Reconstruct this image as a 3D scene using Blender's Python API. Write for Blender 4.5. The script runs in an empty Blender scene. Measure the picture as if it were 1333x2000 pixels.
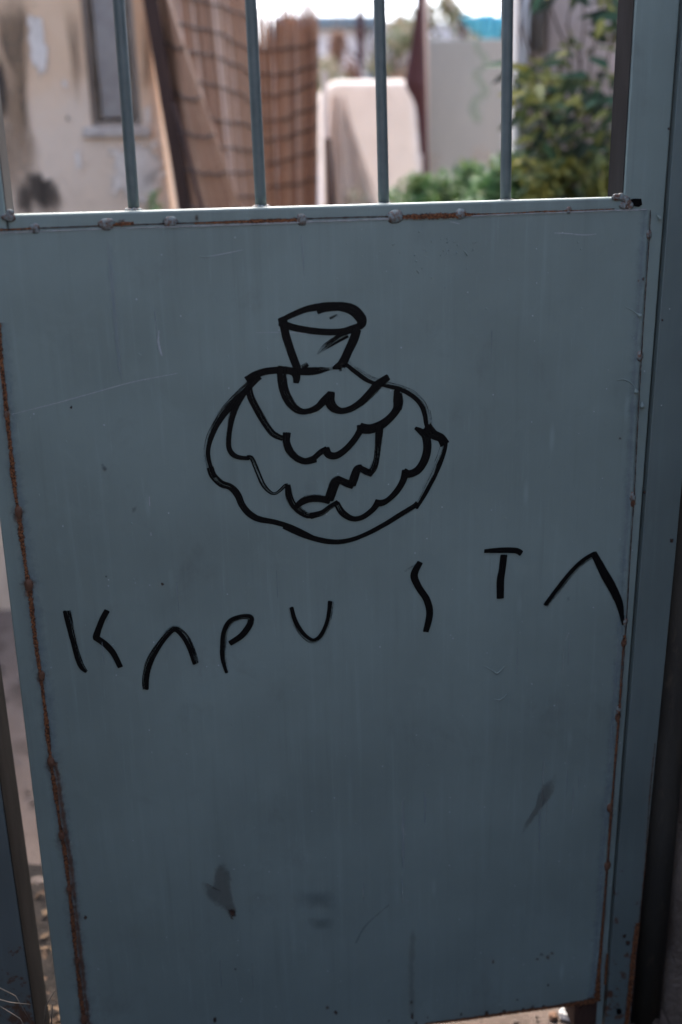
import bpy, math, random
from mathutils import Vector, Matrix, noise as mnoise
R = random.Random(7)
S = bpy.context.scene
COL = S.collection
rad = math.radians

# ------------------------------------------------------------------ camera
# the gate's front plane is y = 0, ground z = 0, x runs along the gate
ZG = 1.0
RX = (0.99175755, -0.06041022, 0.11299369)      # world x row (cols: image right, image down, forward)
RY = (-0.12587007, -0.29449711, 0.94732686)
RZ = (-0.02395191, -0.95374108, -0.29967357)
CAMP = Vector((-0.15819, -1.32626, 0.41954 + ZG))
cam = bpy.data.cameras.new('camera'); co = bpy.data.objects.new('camera', cam); COL.objects.link(co)
M = Matrix(((RX[0], -RX[1], -RX[2], CAMP.x), (RY[0], -RY[1], -RY[2], CAMP.y), (RZ[0], -RZ[1], -RZ[2], CAMP.z), (0, 0, 0, 1)))
co.matrix_world = M
cam.sensor_fit = 'VERTICAL'; cam.sensor_height = 36; cam.lens = 34.99
cam.clip_start = 0.02; cam.clip_end = 3000
cam.dof.use_dof = True; cam.dof.focus_distance = 1.41; cam.dof.aperture_fstop = 1.8; cam.dof.aperture_blades = 0
S.camera = co

# ------------------------------------------------------------------ sky, sun, exposure
SUN_EL, SUN_AZ = 60.0, 3.0        # azimuth from +y, positive = to the right
w = bpy.data.worlds.new("World"); S.world = w; w.use_nodes = True
nt = w.node_tree; nt.nodes.clear()
sky = nt.nodes.new('ShaderNodeTexSky'); sky.sky_type = 'NISHITA'; sky.sun_disc = False
sky.sun_elevation = rad(SUN_EL); sky.sun_rotation = rad(SUN_AZ)
sky.air_density = 0.85; sky.dust_density = 5.0; sky.ozone_density = 1.0
bg = nt.nodes.new('ShaderNodeBackground'); bg.inputs[1].default_value = 0.12
wo = nt.nodes.new('ShaderNodeOutputWorld')
nt.links.new(sky.outputs[0], bg.inputs[0]); nt.links.new(bg.outputs[0], wo.inputs[0])
sl = bpy.data.lights.new('sun', 'SUN'); sl.energy = 0.7; sl.angle = rad(18); sl.color = (1, .97, .93)
so = bpy.data.objects.new('sun', sl); COL.objects.link(so)
d = Vector((math.sin(rad(SUN_AZ)) * math.cos(rad(SUN_EL)), math.cos(rad(SUN_AZ)) * math.cos(rad(SUN_EL)), math.sin(rad(SUN_EL))))
so.rotation_euler = d.to_track_quat('Z', 'Y').to_euler()
S.view_settings.view_transform = 'Standard'; S.view_settings.look = 'None'
S.view_settings.exposure = 2.87; S.view_settings.gamma = 1; S.view_settings.use_curve_mapping = False
S.render.engine = 'CYCLES'; S.cycles.transparent_max_bounces = 16

# ------------------------------------------------------------------ helpers
def at(px, py, Y=0.0):
    """point of the plane y = Y seen at photo position (px, py)"""
    a, b, f = px - 666.5, py - 1000.0, 1944.0
    r = Vector((RX[0]*a + RX[1]*b + RX[2]*f, RY[0]*a + RY[1]*b + RY[2]*f, RZ[0]*a + RZ[1]*b + RZ[2]*f))
    return CAMP + r * ((Y - CAMP.y) / r.y)

ORG = {}
def thing(name, label, cat, loc=(0, 0, 0), group=None):
    o = bpy.data.objects.new(name, None); COL.objects.link(o); o.location = loc; o.empty_display_size = .05
    o['label'] = label; o['category'] = cat
    if group: o['group'] = group
    ORG[o] = Vector(loc); return o
def obj(name, verts, faces, mat, parent=None, smooth=False, uvs=None, attrs=None, label=None, kind=None, bevel=0, org=None):
    o0 = ORG.get(parent, Vector((0, 0, 0))) if org is None else Vector(org)
    me = bpy.data.meshes.new(name); me.from_pydata([Vector(v) - o0 for v in verts], [], faces)
    if smooth: me.polygons.foreach_set('use_smooth', [True]*len(me.polygons))
    if attrs:
        for k, vals in attrs.items():
            a = me.attributes.new(k, 'FLOAT', 'POINT'); a.data.foreach_set('value', vals)
    if uvs:
        ul = me.uv_layers.new(name='UVMap')
        for l in me.loops: ul.data[l.index].uv = uvs[l.vertex_index]
    me.materials.append(mat)
    o = bpy.data.objects.new(name, me); COL.objects.link(o)
    if parent is not None: o.parent = parent
    else: o.location = o0
    ORG[o] = o0
    if label: o['label'] = label
    if kind: o['kind'] = kind
    if bevel:
        m = o.modifiers.new('bevel', 'BEVEL'); m.width = bevel; m.segments = 3; m.limit_method = 'ANGLE'; m.angle_limit = rad(40)
        me.polygons.foreach_set('use_smooth', [True]*len(me.polygons))
        wn = o.modifiers.new('wn', 'WEIGHTED_NORMAL')
    return o
def top(o, label, cat, group=None):
    o['label'] = label; o['category'] = cat
    if group: o['group'] = group
    return o

class MB:
    def __init__(s): s.v = []; s.f = []; s.c = []
    def box(s, x0, x1, y0, y1, z0, z1):
        n = len(s.v); s.v += [Vector(p) for p in ((x0,y0,z0),(x1,y0,z0),(x1,y1,z0),(x0,y1,z0),(x0,y0,z1),(x1,y0,z1),(x1,y1,z1),(x0,y1,z1))]
        s.f += [tuple(n+i for i in q) for q in ((0,3,2,1),(4,5,6,7),(0,1,5,4),(1,2,6,5),(2,3,7,6),(3,0,4,7))]; return s
    def prism(s, front, y1):
        """front: list of points clockwise/any on a y-plane, extruded to y1"""
        n = len(s.v); k = len(front)
        s.v += [Vector(p) for p in front] + [Vector((p[0], y1, p[2])) for p in front]
        s.f += [tuple(range(n, n+k)), tuple(range(n+2*k-1, n+k-1, -1))]
        s.f += [(n+i, n+k+i, n+k+(i+1) % k, n+(i+1) % k) for i in range(k)]; return s
    def tube(s, pts, rs, seg=8, cap=True, val=None):
        n = len(s.v); pts = [Vector(p) for p in pts]
        if not hasattr(rs, '__len__'): rs = [rs]*len(pts)
        up = Vector((0.13, .31, .94)).normalized()
        for i, p in enumerate(pts):
            t = (pts[min(i+1, len(pts)-1)] - pts[max(i-1, 0)]).normalized()
            a = t.cross(Vector((0, 1, 0.02)));
            if a.length < .05: a = t.cross(Vector((1, 0, 0)))
            a.normalize(); b = t.cross(a)
            for j in range(seg):
                an = 2*math.pi*j/seg; s.v.append(p + (a*math.cos(an) + b*math.sin(an))*rs[i])
        for i in range(len(pts)-1):
            for j in range(seg):
                s.f.append((n+i*seg+j, n+i*seg+(j+1) % seg, n+(i+1)*seg+(j+1) % seg, n+(i+1)*seg+j))
        if cap: s.f += [tuple(n+j for j in range(seg))[::-1], tuple(n+(len(pts)-1)*seg+j for j in range(seg))]
        if val is not None: s.c += [val]*(len(s.v)-len(s.c))
        return s
    def leaf(s, p, d, nrm, L, W, val=0.5, curl=.15):
        d = d.normalized(); sd = d.cross(nrm)
        if sd.length < .01: sd = d.cross(Vector((1, 0, 0)))
        sd.normalize(); up = sd.cross(d).normalized(); n = len(s.v)
        s.v += [p, p+d*L*.3+sd*W*.45+up*W*.12, p+d*L*.35-up*W*.05, p+d*L*.3-sd*W*.45+up*W*.12,
                p+d*L*.7+sd*W*.33-up*L*curl*.5, p+d*L*.7-up*L*curl*.7, p+d*L*.7-sd*W*.33-up*L*curl*.5, p+d*L-up*L*curl*1.4]
        s.f += [(n, n+1, n+2), (n, n+2, n+3), (n+1, n+4, n+5, n+2), (n+2, n+5, n+6, n+3), (n+4, n+7, n+5), (n+5, n+7, n+6)]
        s.c += [val]*8; return s
    def blob(s, c, r, seg=7, rings=5, jit=.15, sc=(1, 1, 1), rnd=R):
        n = len(s.v); c = Vector(c)
        s.v.append(c + Vector((0, 0, r*sc[2])))
        for i in range(1, rings):
            ph = math.pi*i/rings
            for j in range(seg):
                th = 2*math.pi*j/seg + i*.4; q = r*(1+rnd.uniform(-jit, jit))
                s.v.append(c + Vector((q*math.sin(ph)*math.cos(th)*sc[0], q*math.sin(ph)*math.sin(th)*sc[1], q*math.cos(ph)*sc[2])))
        s.v.append(c - Vector((0, 0, r*sc[2])))
        for j in range(seg): s.f.append((n, n+1+j, n+1+(j+1) % seg))
        for i in range(rings-2):
            for j in range(seg):
                a = n+1+i*seg; s.f.append((a+j, a+seg+j, a+seg+(j+1) % seg, a+(j+1) % seg))
        e = n+1+(rings-1)*seg
        for j in range(seg): s.f.append((e, e-seg+(j+1) % seg, e-seg+j))
        return s
    def build(s, name, mat, parent=None, **k):
        if s.c: s.c += [.5]*(len(s.v)-len(s.c)); k.setdefault('attrs', {})['rnd'] = s.c
        return obj(name, s.v, s.f, mat, parent, **k)

# ------------------------------------------------------------------ materials
class N:
    def __init__(s, name, blend=False):
        s.m = bpy.data.materials.new(name); s.m.use_nodes = True; s.t = s.m.node_tree; s.t.nodes.clear()
        s.out = s.t.nodes.new('ShaderNodeOutputMaterial'); s.p = s.t.nodes.new('ShaderNodeBsdfPrincipled')
        s.t.links.new(s.p.outputs[0], s.out.inputs[0])
    def new(s, ty, **kw):
        n = s.t.nodes.new(ty)
        for k, v in kw.items(): setattr(n, k, v)
        return n
    def link(s, a, b): s.t.links.new(a, b)
    def put(s, sock, v):
        if hasattr(v, 'is_linked') or hasattr(v, 'links'): s.link(v, sock)
        elif isinstance(v, (tuple, list)) and len(v) == 3 and sock.type == 'RGBA': sock.default_value = (*v, 1)
        else: sock.default_value = v
    def coord(s, scale=(1, 1, 1), kind='Object'):
        tc = s.new('ShaderNodeTexCoord'); mp = s.new('ShaderNodeMapping'); mp.inputs['Scale'].default_value = scale
        s.link(tc.outputs[kind], mp.inputs[0]); return mp.outputs[0]
    def noise(s, vec, scale=5, detail=4, rough=.55, dist=0):
        n = s.new('ShaderNodeTexNoise'); s.link(vec, n.inputs['Vector'])
        n.inputs['Scale'].default_value = scale; n.inputs['Detail'].default_value = detail
        n.inputs['Roughness'].default_value = rough; n.inputs['Distortion'].default_value = dist; return n.outputs[0]
    def vor(s, vec, scale, feature='F1'):
        n = s.new('ShaderNodeTexVoronoi', feature=feature); s.link(vec, n.inputs['Vector']); n.inputs['Scale'].default_value = scale
        return n
    def math(s, op, a, b=0.0, c=None, clamp=False):
        n = s.new('ShaderNodeMath', operation=op); n.use_clamp = clamp; s.put(n.inputs[0], a); s.put(n.inputs[1], b)
        if c is not None: s.put(n.inputs[2], c)
        return n.outputs[0]
    def step(s, v, a, b, lo=0.0, hi=1.0):
        n = s.new('ShaderNodeMapRange', interpolation_type='SMOOTHSTEP'); s.put(n.inputs[0], v)
        for i, q in enumerate((a, b, lo, hi)): n.inputs[i+1].default_value = q
        return n.outputs[0]
    def mix(s, f, a, b):
        n = s.new('ShaderNodeMix', data_type='RGBA'); s.put(n.inputs[0], f); s.put(n.inputs[6], a); s.put(n.inputs[7], b); return n.outputs[2]
    def attr(s, name):
        n = s.new('ShaderNodeAttribute'); n.attribute_name = name; return n.outputs['Fac']
    def bump(s, h, strength=.3, dist=.001, prev=None):
        n = s.new('ShaderNodeBump'); n.inputs['Strength'].default_value = strength; n.inputs['Distance'].default_value = dist
        s.link(h, n.inputs['Height'])
        if prev is not None: s.link(prev, n.inputs['Normal'])
        return n.outputs[0]
    def base(s, v): s.put(s.p.inputs['Base Color'], v); return s
    def rough(s, v): s.put(s.p.inputs['Roughness'], v); return s
    def spec(s, v): s.put(s.p.inputs['Specular IOR Level'], v); return s
    def normal(s, v): s.link(v, s.p.inputs['Normal']); return s
    def alpha(s, v): s.put(s.p.inputs['Alpha'], v); return s

def gate_paint(name, c=(.158, .208, .199), rust=0.0, tint=0.0):
    n = N(name); P = n.coord()
    big = n.noise(P, 3.2, 4, .6)
    st = n.noise(n.coord((90, 90, 3.5)), 1, 5, .6)
    st2 = n.noise(n.coord((260, 260, 14)), 1, 3, .6)
    col = n.mix(n.step(big, .3, .7), tuple(x*.88 for x in c), tuple(x*1.08 for x in c))
    col = n.mix(n.step(st, .52, .80, 0, .26), col, tuple(x*1.5 for x in c))
    col = n.mix(n.step(st, .46, .22, 0, .28), col, tuple(x*.66 for x in c))
    col = n.mix(n.step(st2, .60, .85, 0, .22), col, tuple(x*1.8 for x in c))
    # streaked drips of dust that start at a spot
    dr = n.vor(n.coord((26, 26, 5.5)), 1); dm = n.step(dr.outputs['Distance'], .16, .02)
    gate = n.step(n.noise(P, 2.3, 2), .48, .62)
    col = n.mix(n.math('MULTIPLY', n.math('MULTIPLY', dm, gate), .28), col, tuple(x*1.9 for x in c))
    gn = n.noise(P, 300, 3, .7); col = n.mix(n.step(gn, .60, .80, 0, .16), col, tuple(x*1.5 for x in c)); col = n.mix(n.step(gn, .42, .22, 0, .16), col, tuple(x*.6 for x in c))
    cl = n.noise(n.coord((1, 1, .8)), 11, 6, .72, .6); col = n.mix(n.step(cl, .56, .70, 0, .13), col, tuple(x*1.45 for x in c))
    # specks
    s1 = n.vor(P, 55); r1 = n.new('ShaderNodeSeparateColor'); n.link(s1.outputs['Color'], r1.inputs[0])
    k1 = n.math('MULTIPLY', n.step(s1.outputs['Distance'], .085, .03), n.math('GREATER_THAN', r1.outputs[0], .72))
    col = n.mix(n.math('MULTIPLY', k1, .65), col, (.38, .42, .44))
    s2 = n.vor(n.coord((1, 1, .8)), 38); r2 = n.new('ShaderNodeSeparateColor'); n.link(s2.outputs['Color'], r2.inputs[0])
    k2 = n.math('MULTIPLY', n.step(s2.outputs['Distance'], .075, .03), n.math('GREATER_THAN', r2.outputs[1], .74))
    col = n.mix(n.math('MULTIPLY', k2, .75), col, (.035, .03, .028))
    # soft grime
    gr = n.noise(n.coord((1, 1, .7)), 7, 5, .7, .3)
    col = n.mix(n.step(gr, .56, .76, 0, .30), col, (.06, .062, .064))
    if rust:
        sep = n.new('ShaderNodeSeparateXYZ'); n.link(P, sep.inputs[0])
        low = n.step(sep.outputs[2], .50, .02, 0, rust)
        rn = n.noise(P, 38, 6, .7)
        rm = n.step(n.math('ADD', rn, n.math('MULTIPLY', low, .20)), .67, .74)
        rc = n.mix(n.noise(P, 90, 4), (.035, .018, .012), (.10, .048, .028))
        col = n.mix(rm, col, rc)
    fine = n.noise(P, 420, 3, .6); peel = n.noise(P, 70, 3, .5); wav = n.noise(P, 6, 2, .5)
    b = n.bump(peel, .10, .0012); b = n.bump(fine, .12, .0004, b); b = n.bump(wav, .4, .006, b)
    b = n.bump(n.noise(P, 1.7, 2, .5), .55, .035, b); b = n.bump(n.math('ADD', k1, k2), .5, .0006, b)
    n.base(col).rough(n.math('ADD', n.step(big, .2, .8, .40, .52), n.math('MULTIPLY', st, .08))).spec(.45).normal(b)
    return n.m

def simple(name, c1, c2, scale=8, rough=.8, bump=.3, bd=.004, stretch=(1, 1, 1), spec=.3, c3=None):
    n = N(name); P = n.coord(stretch); a = n.noise(P, scale, 6, .62)
    col = n.mix(n.step(a, .3, .7), c1, c2)
    if c3: col = n.mix(n.step(n.noise(n.coord(stretch), scale*3.3, 5, .7), .56, .72), col, c3)
    n.base(col).rough(rough).spec(spec).normal(n.bump(n.noise(P, scale*6, 6, .65), bump, bd)); return n.m

def rndmat(name, cols, rough=.7, spec=.3, trans=0):
    n = N(name); a = n.attr('rnd'); r = n.new('ShaderNodeValToRGB'); n.link(a, r.inputs[0])
    e = r.color_ramp.elements
    while len(e) < len(cols): e.new(.5)
    for i, c in enumerate(cols): e[i].position = i/(len(cols)-1); e[i].color = (*c, 1)
    n.base(r.outputs[0]).rough(rough).spec(spec)
    if trans:
        tr = n.new('ShaderNodeBsdfTranslucent'); n.link(r.outputs[0], tr.inputs[0]); mx = n.new('ShaderNodeMixShader'); mx.inputs[0].default_value = trans
        n.link(n.p.outputs[0], mx.inputs[1]); n.link(tr.outputs[0], mx.inputs[2]); n.link(mx.outputs[0], n.out.inputs[0])
    return n.m

def decal(name, c1, c2, nscale=60, lo=.45, hi=.65, amt=.9, stretch=(1, 1, 1), rough=.85, dist=.4):
    """a stain: attribute m is 1 in the middle and 0 on the outline, the noise breaks its edge"""
    n = N(name); P = n.coord(stretch); a = n.noise(P, nscale, 6, .65, dist); m = n.attr('m')
    v = n.math('ADD', m, n.math('MULTIPLY', n.math('SUBTRACT', a, .5), 1.5))
    al = n.math('MULTIPLY', n.step(v, lo, hi), amt)
    n.base(n.mix(n.step(n.noise(P, nscale*1.7, 5, .6), .35, .65), c1, c2)).rough(rough).spec(.2).alpha(al); return n.m

def brush_mat(name, c, dim=0.0, rough=.5):
    n = N(name); tc = n.new('ShaderNodeTexCoord'); mp = n.new('ShaderNodeMapping'); mp.inputs['Scale'].default_value = (28, 13, 1)
    n.link(tc.outputs['UV'], mp.inputs[0]); b = n.noise(mp.outputs[0], 1, 4, .6)
    mp2 = n.new('ShaderNodeMapping'); mp2.inputs['Scale'].default_value = (300, 26, 1); n.link(tc.outputs['UV'], mp2.inputs[0])
    b2 = n.noise(mp2.outputs[0], 1, 2, .6)
    sp = n.new('ShaderNodeSeparateXYZ'); n.link(tc.outputs['UV'], sp.inputs[0]); v = sp.outputs[1]
    edge = n.math('MULTIPLY', n.math('MINIMUM', v, n.math('SUBTRACT', 1.0, v)), 2.0)
    dl, dr, en, dc = n.attr('dl'), n.attr('dr'), n.attr('en'), n.attr('dc')
    dry = n.math('ADD', dl, n.math('MULTIPLY', n.math('SUBTRACT', dr, dl), n.step(v, .28, .62)))
    dry = n.math('MAXIMUM', dry, n.math('MULTIPLY', dc, n.step(edge, .35, .75)))
    wet = n.math('SUBTRACT', 1.0, dry)
    val = n.math('ADD', b, n.math('MULTIPLY', wet, n.math('ADD', .12, n.math('MULTIPLY', n.math('MINIMUM', edge, .35), 1.35))))
    val = n.math('ADD', val, n.math('MULTIPLY', n.math('SUBTRACT', b2, .5), .35))
    val = n.math('SUBTRACT', val, n.math('MULTIPLY', en, .75))
    val = n.math('SUBTRACT', val, n.step(edge, .10, 0, 0, .25))
    val = n.math('SUBTRACT', val, n.math('MULTIPLY', dry, .07))
    al = n.math('MULTIPLY', n.step(val, .57, .70), n.step(b, .28, .48, .80, 1.0))
    if dim: al = n.math('MULTIPLY', al, dim)
    n.base(c).rough(rough).spec(.12).alpha(al); return n.m

M_PAINT = gate_paint('gate_paint')
M_POST = gate_paint('post_paint', (.098, .131, .130), rust=.75)
M_POSTL = gate_paint('rusty_post_paint', (.09, .112, .116), rust=1.15)
M_BAR = simple('bar_paint', (.062, .084, .086), (.085, .112, .114), 30, .42, .25, .0012, spec=.5, c3=(.07, .092, .098))
M_BLACK = brush_mat('black_brush_paint', (.0022, .0024, .0028))
M_RUST = decal('rust', (.028, .012, .007), (.21, .085, .036), 260, .30, .60, .97, dist=.2)
M_RUSTS = decal('rust_bloom', (.07, .035, .022), (.16, .075, .04), 90, .35, 1.1, .75)
M_HALO = decal('worn_paint_halo', (.16, .21, .24), (.19, .24, .27), 60, .2, 1.4, .45)
M_STAIN = decal('brown_stain', (.070, .060, .052), (.105, .088, .074), 80, .15, .95, .36)
M_STAIND = decal('dark_stain', (.035, .018, .014), (.06, .035, .025), 90, .3, .7, .9)
M_GRIME = decal('grime_patch', (.055, .065, .075), (.065, .075, .085), 28, -.1, 1.0, .26)
M_DUST = decal('dust_streak', (.24, .29, .32), (.30, .34, .36), 60, .15, 1.3, .38, stretch=(1, 1, .15))
M_SCR = decal('scratch', (.34, .38, .40), (.42, .45, .46), 300, .2, .5, .72)
M_LIP = decal('lip_highlight', (.28, .27, .26), (.34, .36, .37), 160, .35, .8, .8, stretch=(.4, 1, 1))
M_BLK = N('black_recess').base((.002, .002, .002)).rough(.9).spec(.1).m
M_RECESS_SHADE = N('recess_shade').base((.012, .012, .014)).rough(.9).spec(.1).m  # near-black colour holds the shade of the recess beside the right post

def weld_mat(name, c, r):
    n = N(name); P = n.coord(); a = n.noise(P, 260, 5, .7)
    n.base(n.mix(n.step(a, .5-r*.35, .72-r*.3), c, (.10, .042, .022))).rough(.6).normal(n.bump(a, .5, .001)); return n.m
M_WELD = weld_mat('painted_weld', (.155, .20, .205), .28)
M_WELDR = weld_mat('rusty_weld', (.085, .055, .040), .6)

# ------------------------------------------------------------------ the gate
def g(px, py, Y=0.0): return at(px, py, Y)
gate = thing('metal_gate', 'blue grey sheet metal gate leaf with black painted drawing and letters, round bars above', 'gate', (0, .02, .085))
FY = .0022      # frame front, panel front is y = 0
def lineX(p, q, z):
    a, b = g(*p, FY), g(*q, FY); t = (z-a.z)/(b.z-a.z); return a.x+(b.x-a.x)*t
zt, zb = 2.35, .088
# panel
pl = [g(-26, 453, 0), g(634, 429, 0), g(1268, 408, 0), g(1259, 560, 0), g(1250, 695, 0), g(1243, 830, 0), g(1236, 973, 0), g(1221, 1215, 0), g(1208, 1395, 0), g(1192, 1600, 0), g(1177, 1800, 0), g(1166, 1952, 0),
      g(1100, 1964, 0), g(1000, 1978, 0), g(835, 2000, 0)]
zbot = pl[-1].z
pl += [Vector((g(500, 2000, 0).x, 0, zbot-.004)), Vector((g(170, 2000).x, 0, zbot-.006))]
pl += [g(167, 2000), g(150, 1870), g(122, 1640), g(100, 1490), g(80, 1320), g(57, 1142), g(35, 1000), g(14, 810), g(0, 650)]
for i, p in enumerate(pl): p.y = 0
panel = MB().prism(pl, FY-.0003).build('panel', M_PAINT, gate, bevel=.0004)
# stiles
xo, xi = lineX((1291, 385), (1215, 1500), 0), None
def stile(xa_t, xa_b, xb_t, xb_b, zb_):
    fr = [(xa_t, FY, zt), (xb_t, FY, zt), (xb_b, FY, zb_), (xa_b, FY, zb_)]
    return MB().prism(fr, FY+.055)
PIR = ((1243, 0), (1220, 385)); POR = ((1326, 40), (1215, 1500))
xit, xib = g(1243, 0, FY), g(1220, 385, FY)
stile(xit.x, xib.x-.002, lineX(*POR, zt), lineX(*POR, zb-.0), .030).build('stile', M_PAINT, gate, bevel=.0025)
xl = g(12, 415, FY).x
stile(lineX((0, 1020), (118, 2000), zt), lineX((0, 1020), (118, 2000), zb), xl, xl-.002, zb-.012).build('stile', M_PAINT, gate, bevel=.0025)
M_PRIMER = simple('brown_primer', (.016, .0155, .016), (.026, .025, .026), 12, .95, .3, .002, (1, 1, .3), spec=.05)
M_PRIMERP = simple('dark_primer', (.016, .0145, .013), (.028, .025, .0225), 12, .95, .3, .002, (1, 1, .3), spec=.05)  # darker primer tone for the left post's side face
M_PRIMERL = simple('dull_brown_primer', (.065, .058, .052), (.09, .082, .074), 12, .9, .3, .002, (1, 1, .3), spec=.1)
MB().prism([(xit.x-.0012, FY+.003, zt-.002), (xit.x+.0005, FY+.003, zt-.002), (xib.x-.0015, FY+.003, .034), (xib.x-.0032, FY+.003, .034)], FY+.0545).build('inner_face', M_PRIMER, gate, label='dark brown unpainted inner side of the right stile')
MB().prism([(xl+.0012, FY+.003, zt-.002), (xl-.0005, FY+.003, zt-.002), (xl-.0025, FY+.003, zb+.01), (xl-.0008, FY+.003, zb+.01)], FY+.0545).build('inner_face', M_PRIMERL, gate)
# rails
zr = g(666, 399, FY).z
zl0, zl1 = g(20, 418, FY).z, g(1215, 384, FY).z
MB().prism([(xl-.0, FY-.0012, zl0), (xib.x-.001, FY-.0012, zl1), (xib.x-.001, FY-.0012, zl1-.035), (xl, FY-.0012, zl0-.035)], FY+.048).build('top_rail', M_PAINT, gate, bevel=.0042)
MB().prism([(xl, FY+.001, .135), (xib.x-.001, FY+.001, .135), (xib.x-.001, FY+.001, .10), (xl, FY+.001, .10)], FY+.048).build('bottom_rail', M_PAINT, gate, bevel=.003)
zrt = .5*(zl0+zl1)
MB().box(xl, xit.x-.001, FY, FY+.048, zt-.05, zt-.01).build('head_rail', M_PAINT, gate, bevel=.004)
# bars
BY = .026
for (a, b) in (((232, 0), (262, 408)), ((490, 0), (510, 402)), ((741, 0), (750, 397)), ((992, 0), (988, 391))):
    A, B = g(*a, BY), g(*b, BY)
    top_ = A + (A-B)*((zt-.05-A.z)/(A.z-B.z)); B = B + (B-A).normalized()*.004
    pts = [B + (top_-B)*t for t in (0, .02, .1, .3, .6, 1)]
    bar = MB().tube(pts, .0073, 20).build('bar', M_BAR, gate, smooth=True)
    cl = MB(); rr = random.Random(int(a[0]))
    base = g(b[0], b[1]+3, BY); ux = Vector((1, 0, 0))
    for k in range(9):
        an = k*math.pi*2/9; q = base + Vector((math.cos(an)*.0082, math.sin(an)*.0082, 0))
        cl.blob((q.x, q.y, q.z-.0005), .0040*rr.uniform(.8, 1.2), 8, 6, .18, (1.1, 1.1, .9), rr)
    cl.build('weld_collar', M_WELD, bar, smooth=True)

M_RPOST = simple('rusty_dark_post', (.030, .016, .012), (.055, .028, .020), 10, .8, .6, .004, (1, 1, .2), c3=(.09, .04, .025))
MB().box(xib.x-.004, lineX(*POR, .05)-.012, FY-.001, FY+.05, .028, .083).build('rusty_foot', M_RPOST, gate, bevel=.001)
# flat marks on the sheet --------------------------------------------------
LAY = [0]
def lift(): LAY[0] += 1; return -.00022 - .000022*LAY[0]
def smooth_line(pts, n=7):
    out = []
    P_ = [pts[0]] + list(pts) + [pts[-1]]
    for i in range(1, len(P_)-2):
        for k in range(n):
            t = k/n; a, b, c, d = P_[i-1], P_[i], P_[i+1], P_[i+2]
            out.append(tuple(.5*((2*b[j]) + (-a[j]+c[j])*t + (2*a[j]-5*b[j]+4*c[j]-d[j])*t*t + (-a[j]+3*b[j]-3*c[j]+d[j])*t**3) for j in range(len(b))))
    out.append(tuple(pts[-1])); return out
def mmpp(px, py): return (g(px+1, py)-g(px, py)).length
class Ink:
    def __init__(s): s.v=[]; s.f=[]; s.uv=[]; s.a={'dl':[], 'dr':[], 'en':[], 'dc':[]}; s.u0=R.uniform(0, 9)
    def stroke(s, pts, zoom, dl=0.12, dr=0.12, dc=0.0, e0=1, e1=1, Y=None, conv=None, wk=1.0):
        ox, oy, k = zoom; y = lift() if Y is None else Y
        L = smooth_line([(ox+p[0]/k, oy+p[1]/k, p[2]/k*wk) for p in pts])
        c = [conv(p[0], p[1]) if conv else g(p[0], p[1], 0) for p in L]
        m = [((conv(p[0]+1, p[1]) - conv(p[0], p[1])).length if conv else mmpp(p[0], p[1]))*p[2]*.5 for p in L]
        # extend both ends by a little for ragged tips
        a = (c[0]-c[1]).normalized()*m[0]*.35; b = (c[-1]-c[-2]).normalized()*m[-1]*.35
        c = [c[0]+a, c[0]+a*.0] + c[1:] + [c[-1]+b]; m = [m[0]] + m + [m[-1]]
        n0 = len(s.v); u = s.u0; N_ = len(c)
        nv = 6
        for i in range(N_):
            t = (c[min(i+1, N_-1)] - c[max(i-1, 0)]); t.y = 0; t.normalize()
            nr = Vector((-t.z, 0, t.x)) * 1.0       # image-down travel -> nr must point image right
            nr = Vector((-t.z, 0, t.x))
            if i: u += (c[i]-c[i-1]).length
            e = (1.0 if (i == 0 and e0) else 0) or (1.0 if (i == N_-1 and e1) else 0)
            fr = i/(N_-1)
            f = lambda q: (q[0]+(q[1]-q[0])*fr) if isinstance(q, tuple) else q
            for j in range(nv):
                v = j/(nv-1); p = c[i] + nr*m[i]*(2*v-1)*1.06
                s.v.append(Vector((p.x, y if conv is None else p.y, p.z))); s.uv.append((u*1.0, v))
                s.a['dl'].append(f(dl)); s.a['dr'].append(f(dr)); s.a['en'].append(e); s.a['dc'].append(f(dc))
        for i in range(N_-1):
            for j in range(nv-1):
                a = n0+i*nv+j; s.f.append((a, a+1, a+nv+1, a+nv))
        s.u0 = u + .37
        return s
    def build(s, name, parent, label=None, mat=None):
        return obj(name, s.v, s.f, mat or M_BLACK, parent, uvs=s.uv, attrs=s.a, label=label)
Z1 = (520, 570, 6.059); Z2 = (390, 700, 6.059); Z3 = (390, 860, 6.059); Z4 = (590, 700, 4.443)
Z5 = (560, 830, 4.039); Z6 = (100, 1160, 4.443); Z7 = (400, 1150, 4.761); Z8 = (780, 1050, 2.898)
D = Ink()
D.stroke([(185,335,60),(330,262,70),(500,200,80),(700,170,95),(900,175,115),(1030,215,130),(1110,290,135),(1135,365,115),(1095,415,90)], Z1, .05, .3, e0=0)
D.stroke([(610,245,45),(700,205,70),(850,190,70)], Z1, .25, .1, e1=0)
D.stroke([(165,360,90),(300,415,84),(500,455,82),(700,475,80),(900,472,84),(1020,440,90),(1120,400,80)], Z1, .05, .05)
D.stroke([(195,315,110),(222,470,104),(265,620,102),(312,760,102),(360,880,100),(380,940,85)], Z1, .42, .04)
D.stroke([(150,345,60),(210,330,80),(240,335,60)], Z1, .1, .1)
D.stroke([(1075,450,110),(1040,560,112),(980,690,106),(930,800,108),(890,870,115)], Z1, .05, .05)
D.stroke([(930,850,70),(850,880,80),(790,905,30)], Z1, .1, .3)
D.stroke([(905,870,80),(900,940,80)], Z1, .7, .8)
D.stroke([(370,945,80),(480,940,100),(600,932,90),(690,918,64),(750,912,40)], Z1, (.05, .5), (.2, .75))
D.stroke([(720,920,40),(800,900,50)], Z1, .75, .8)
D.stroke([(430,900,70),(495,855,60)], Z1, .5, .6)
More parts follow.
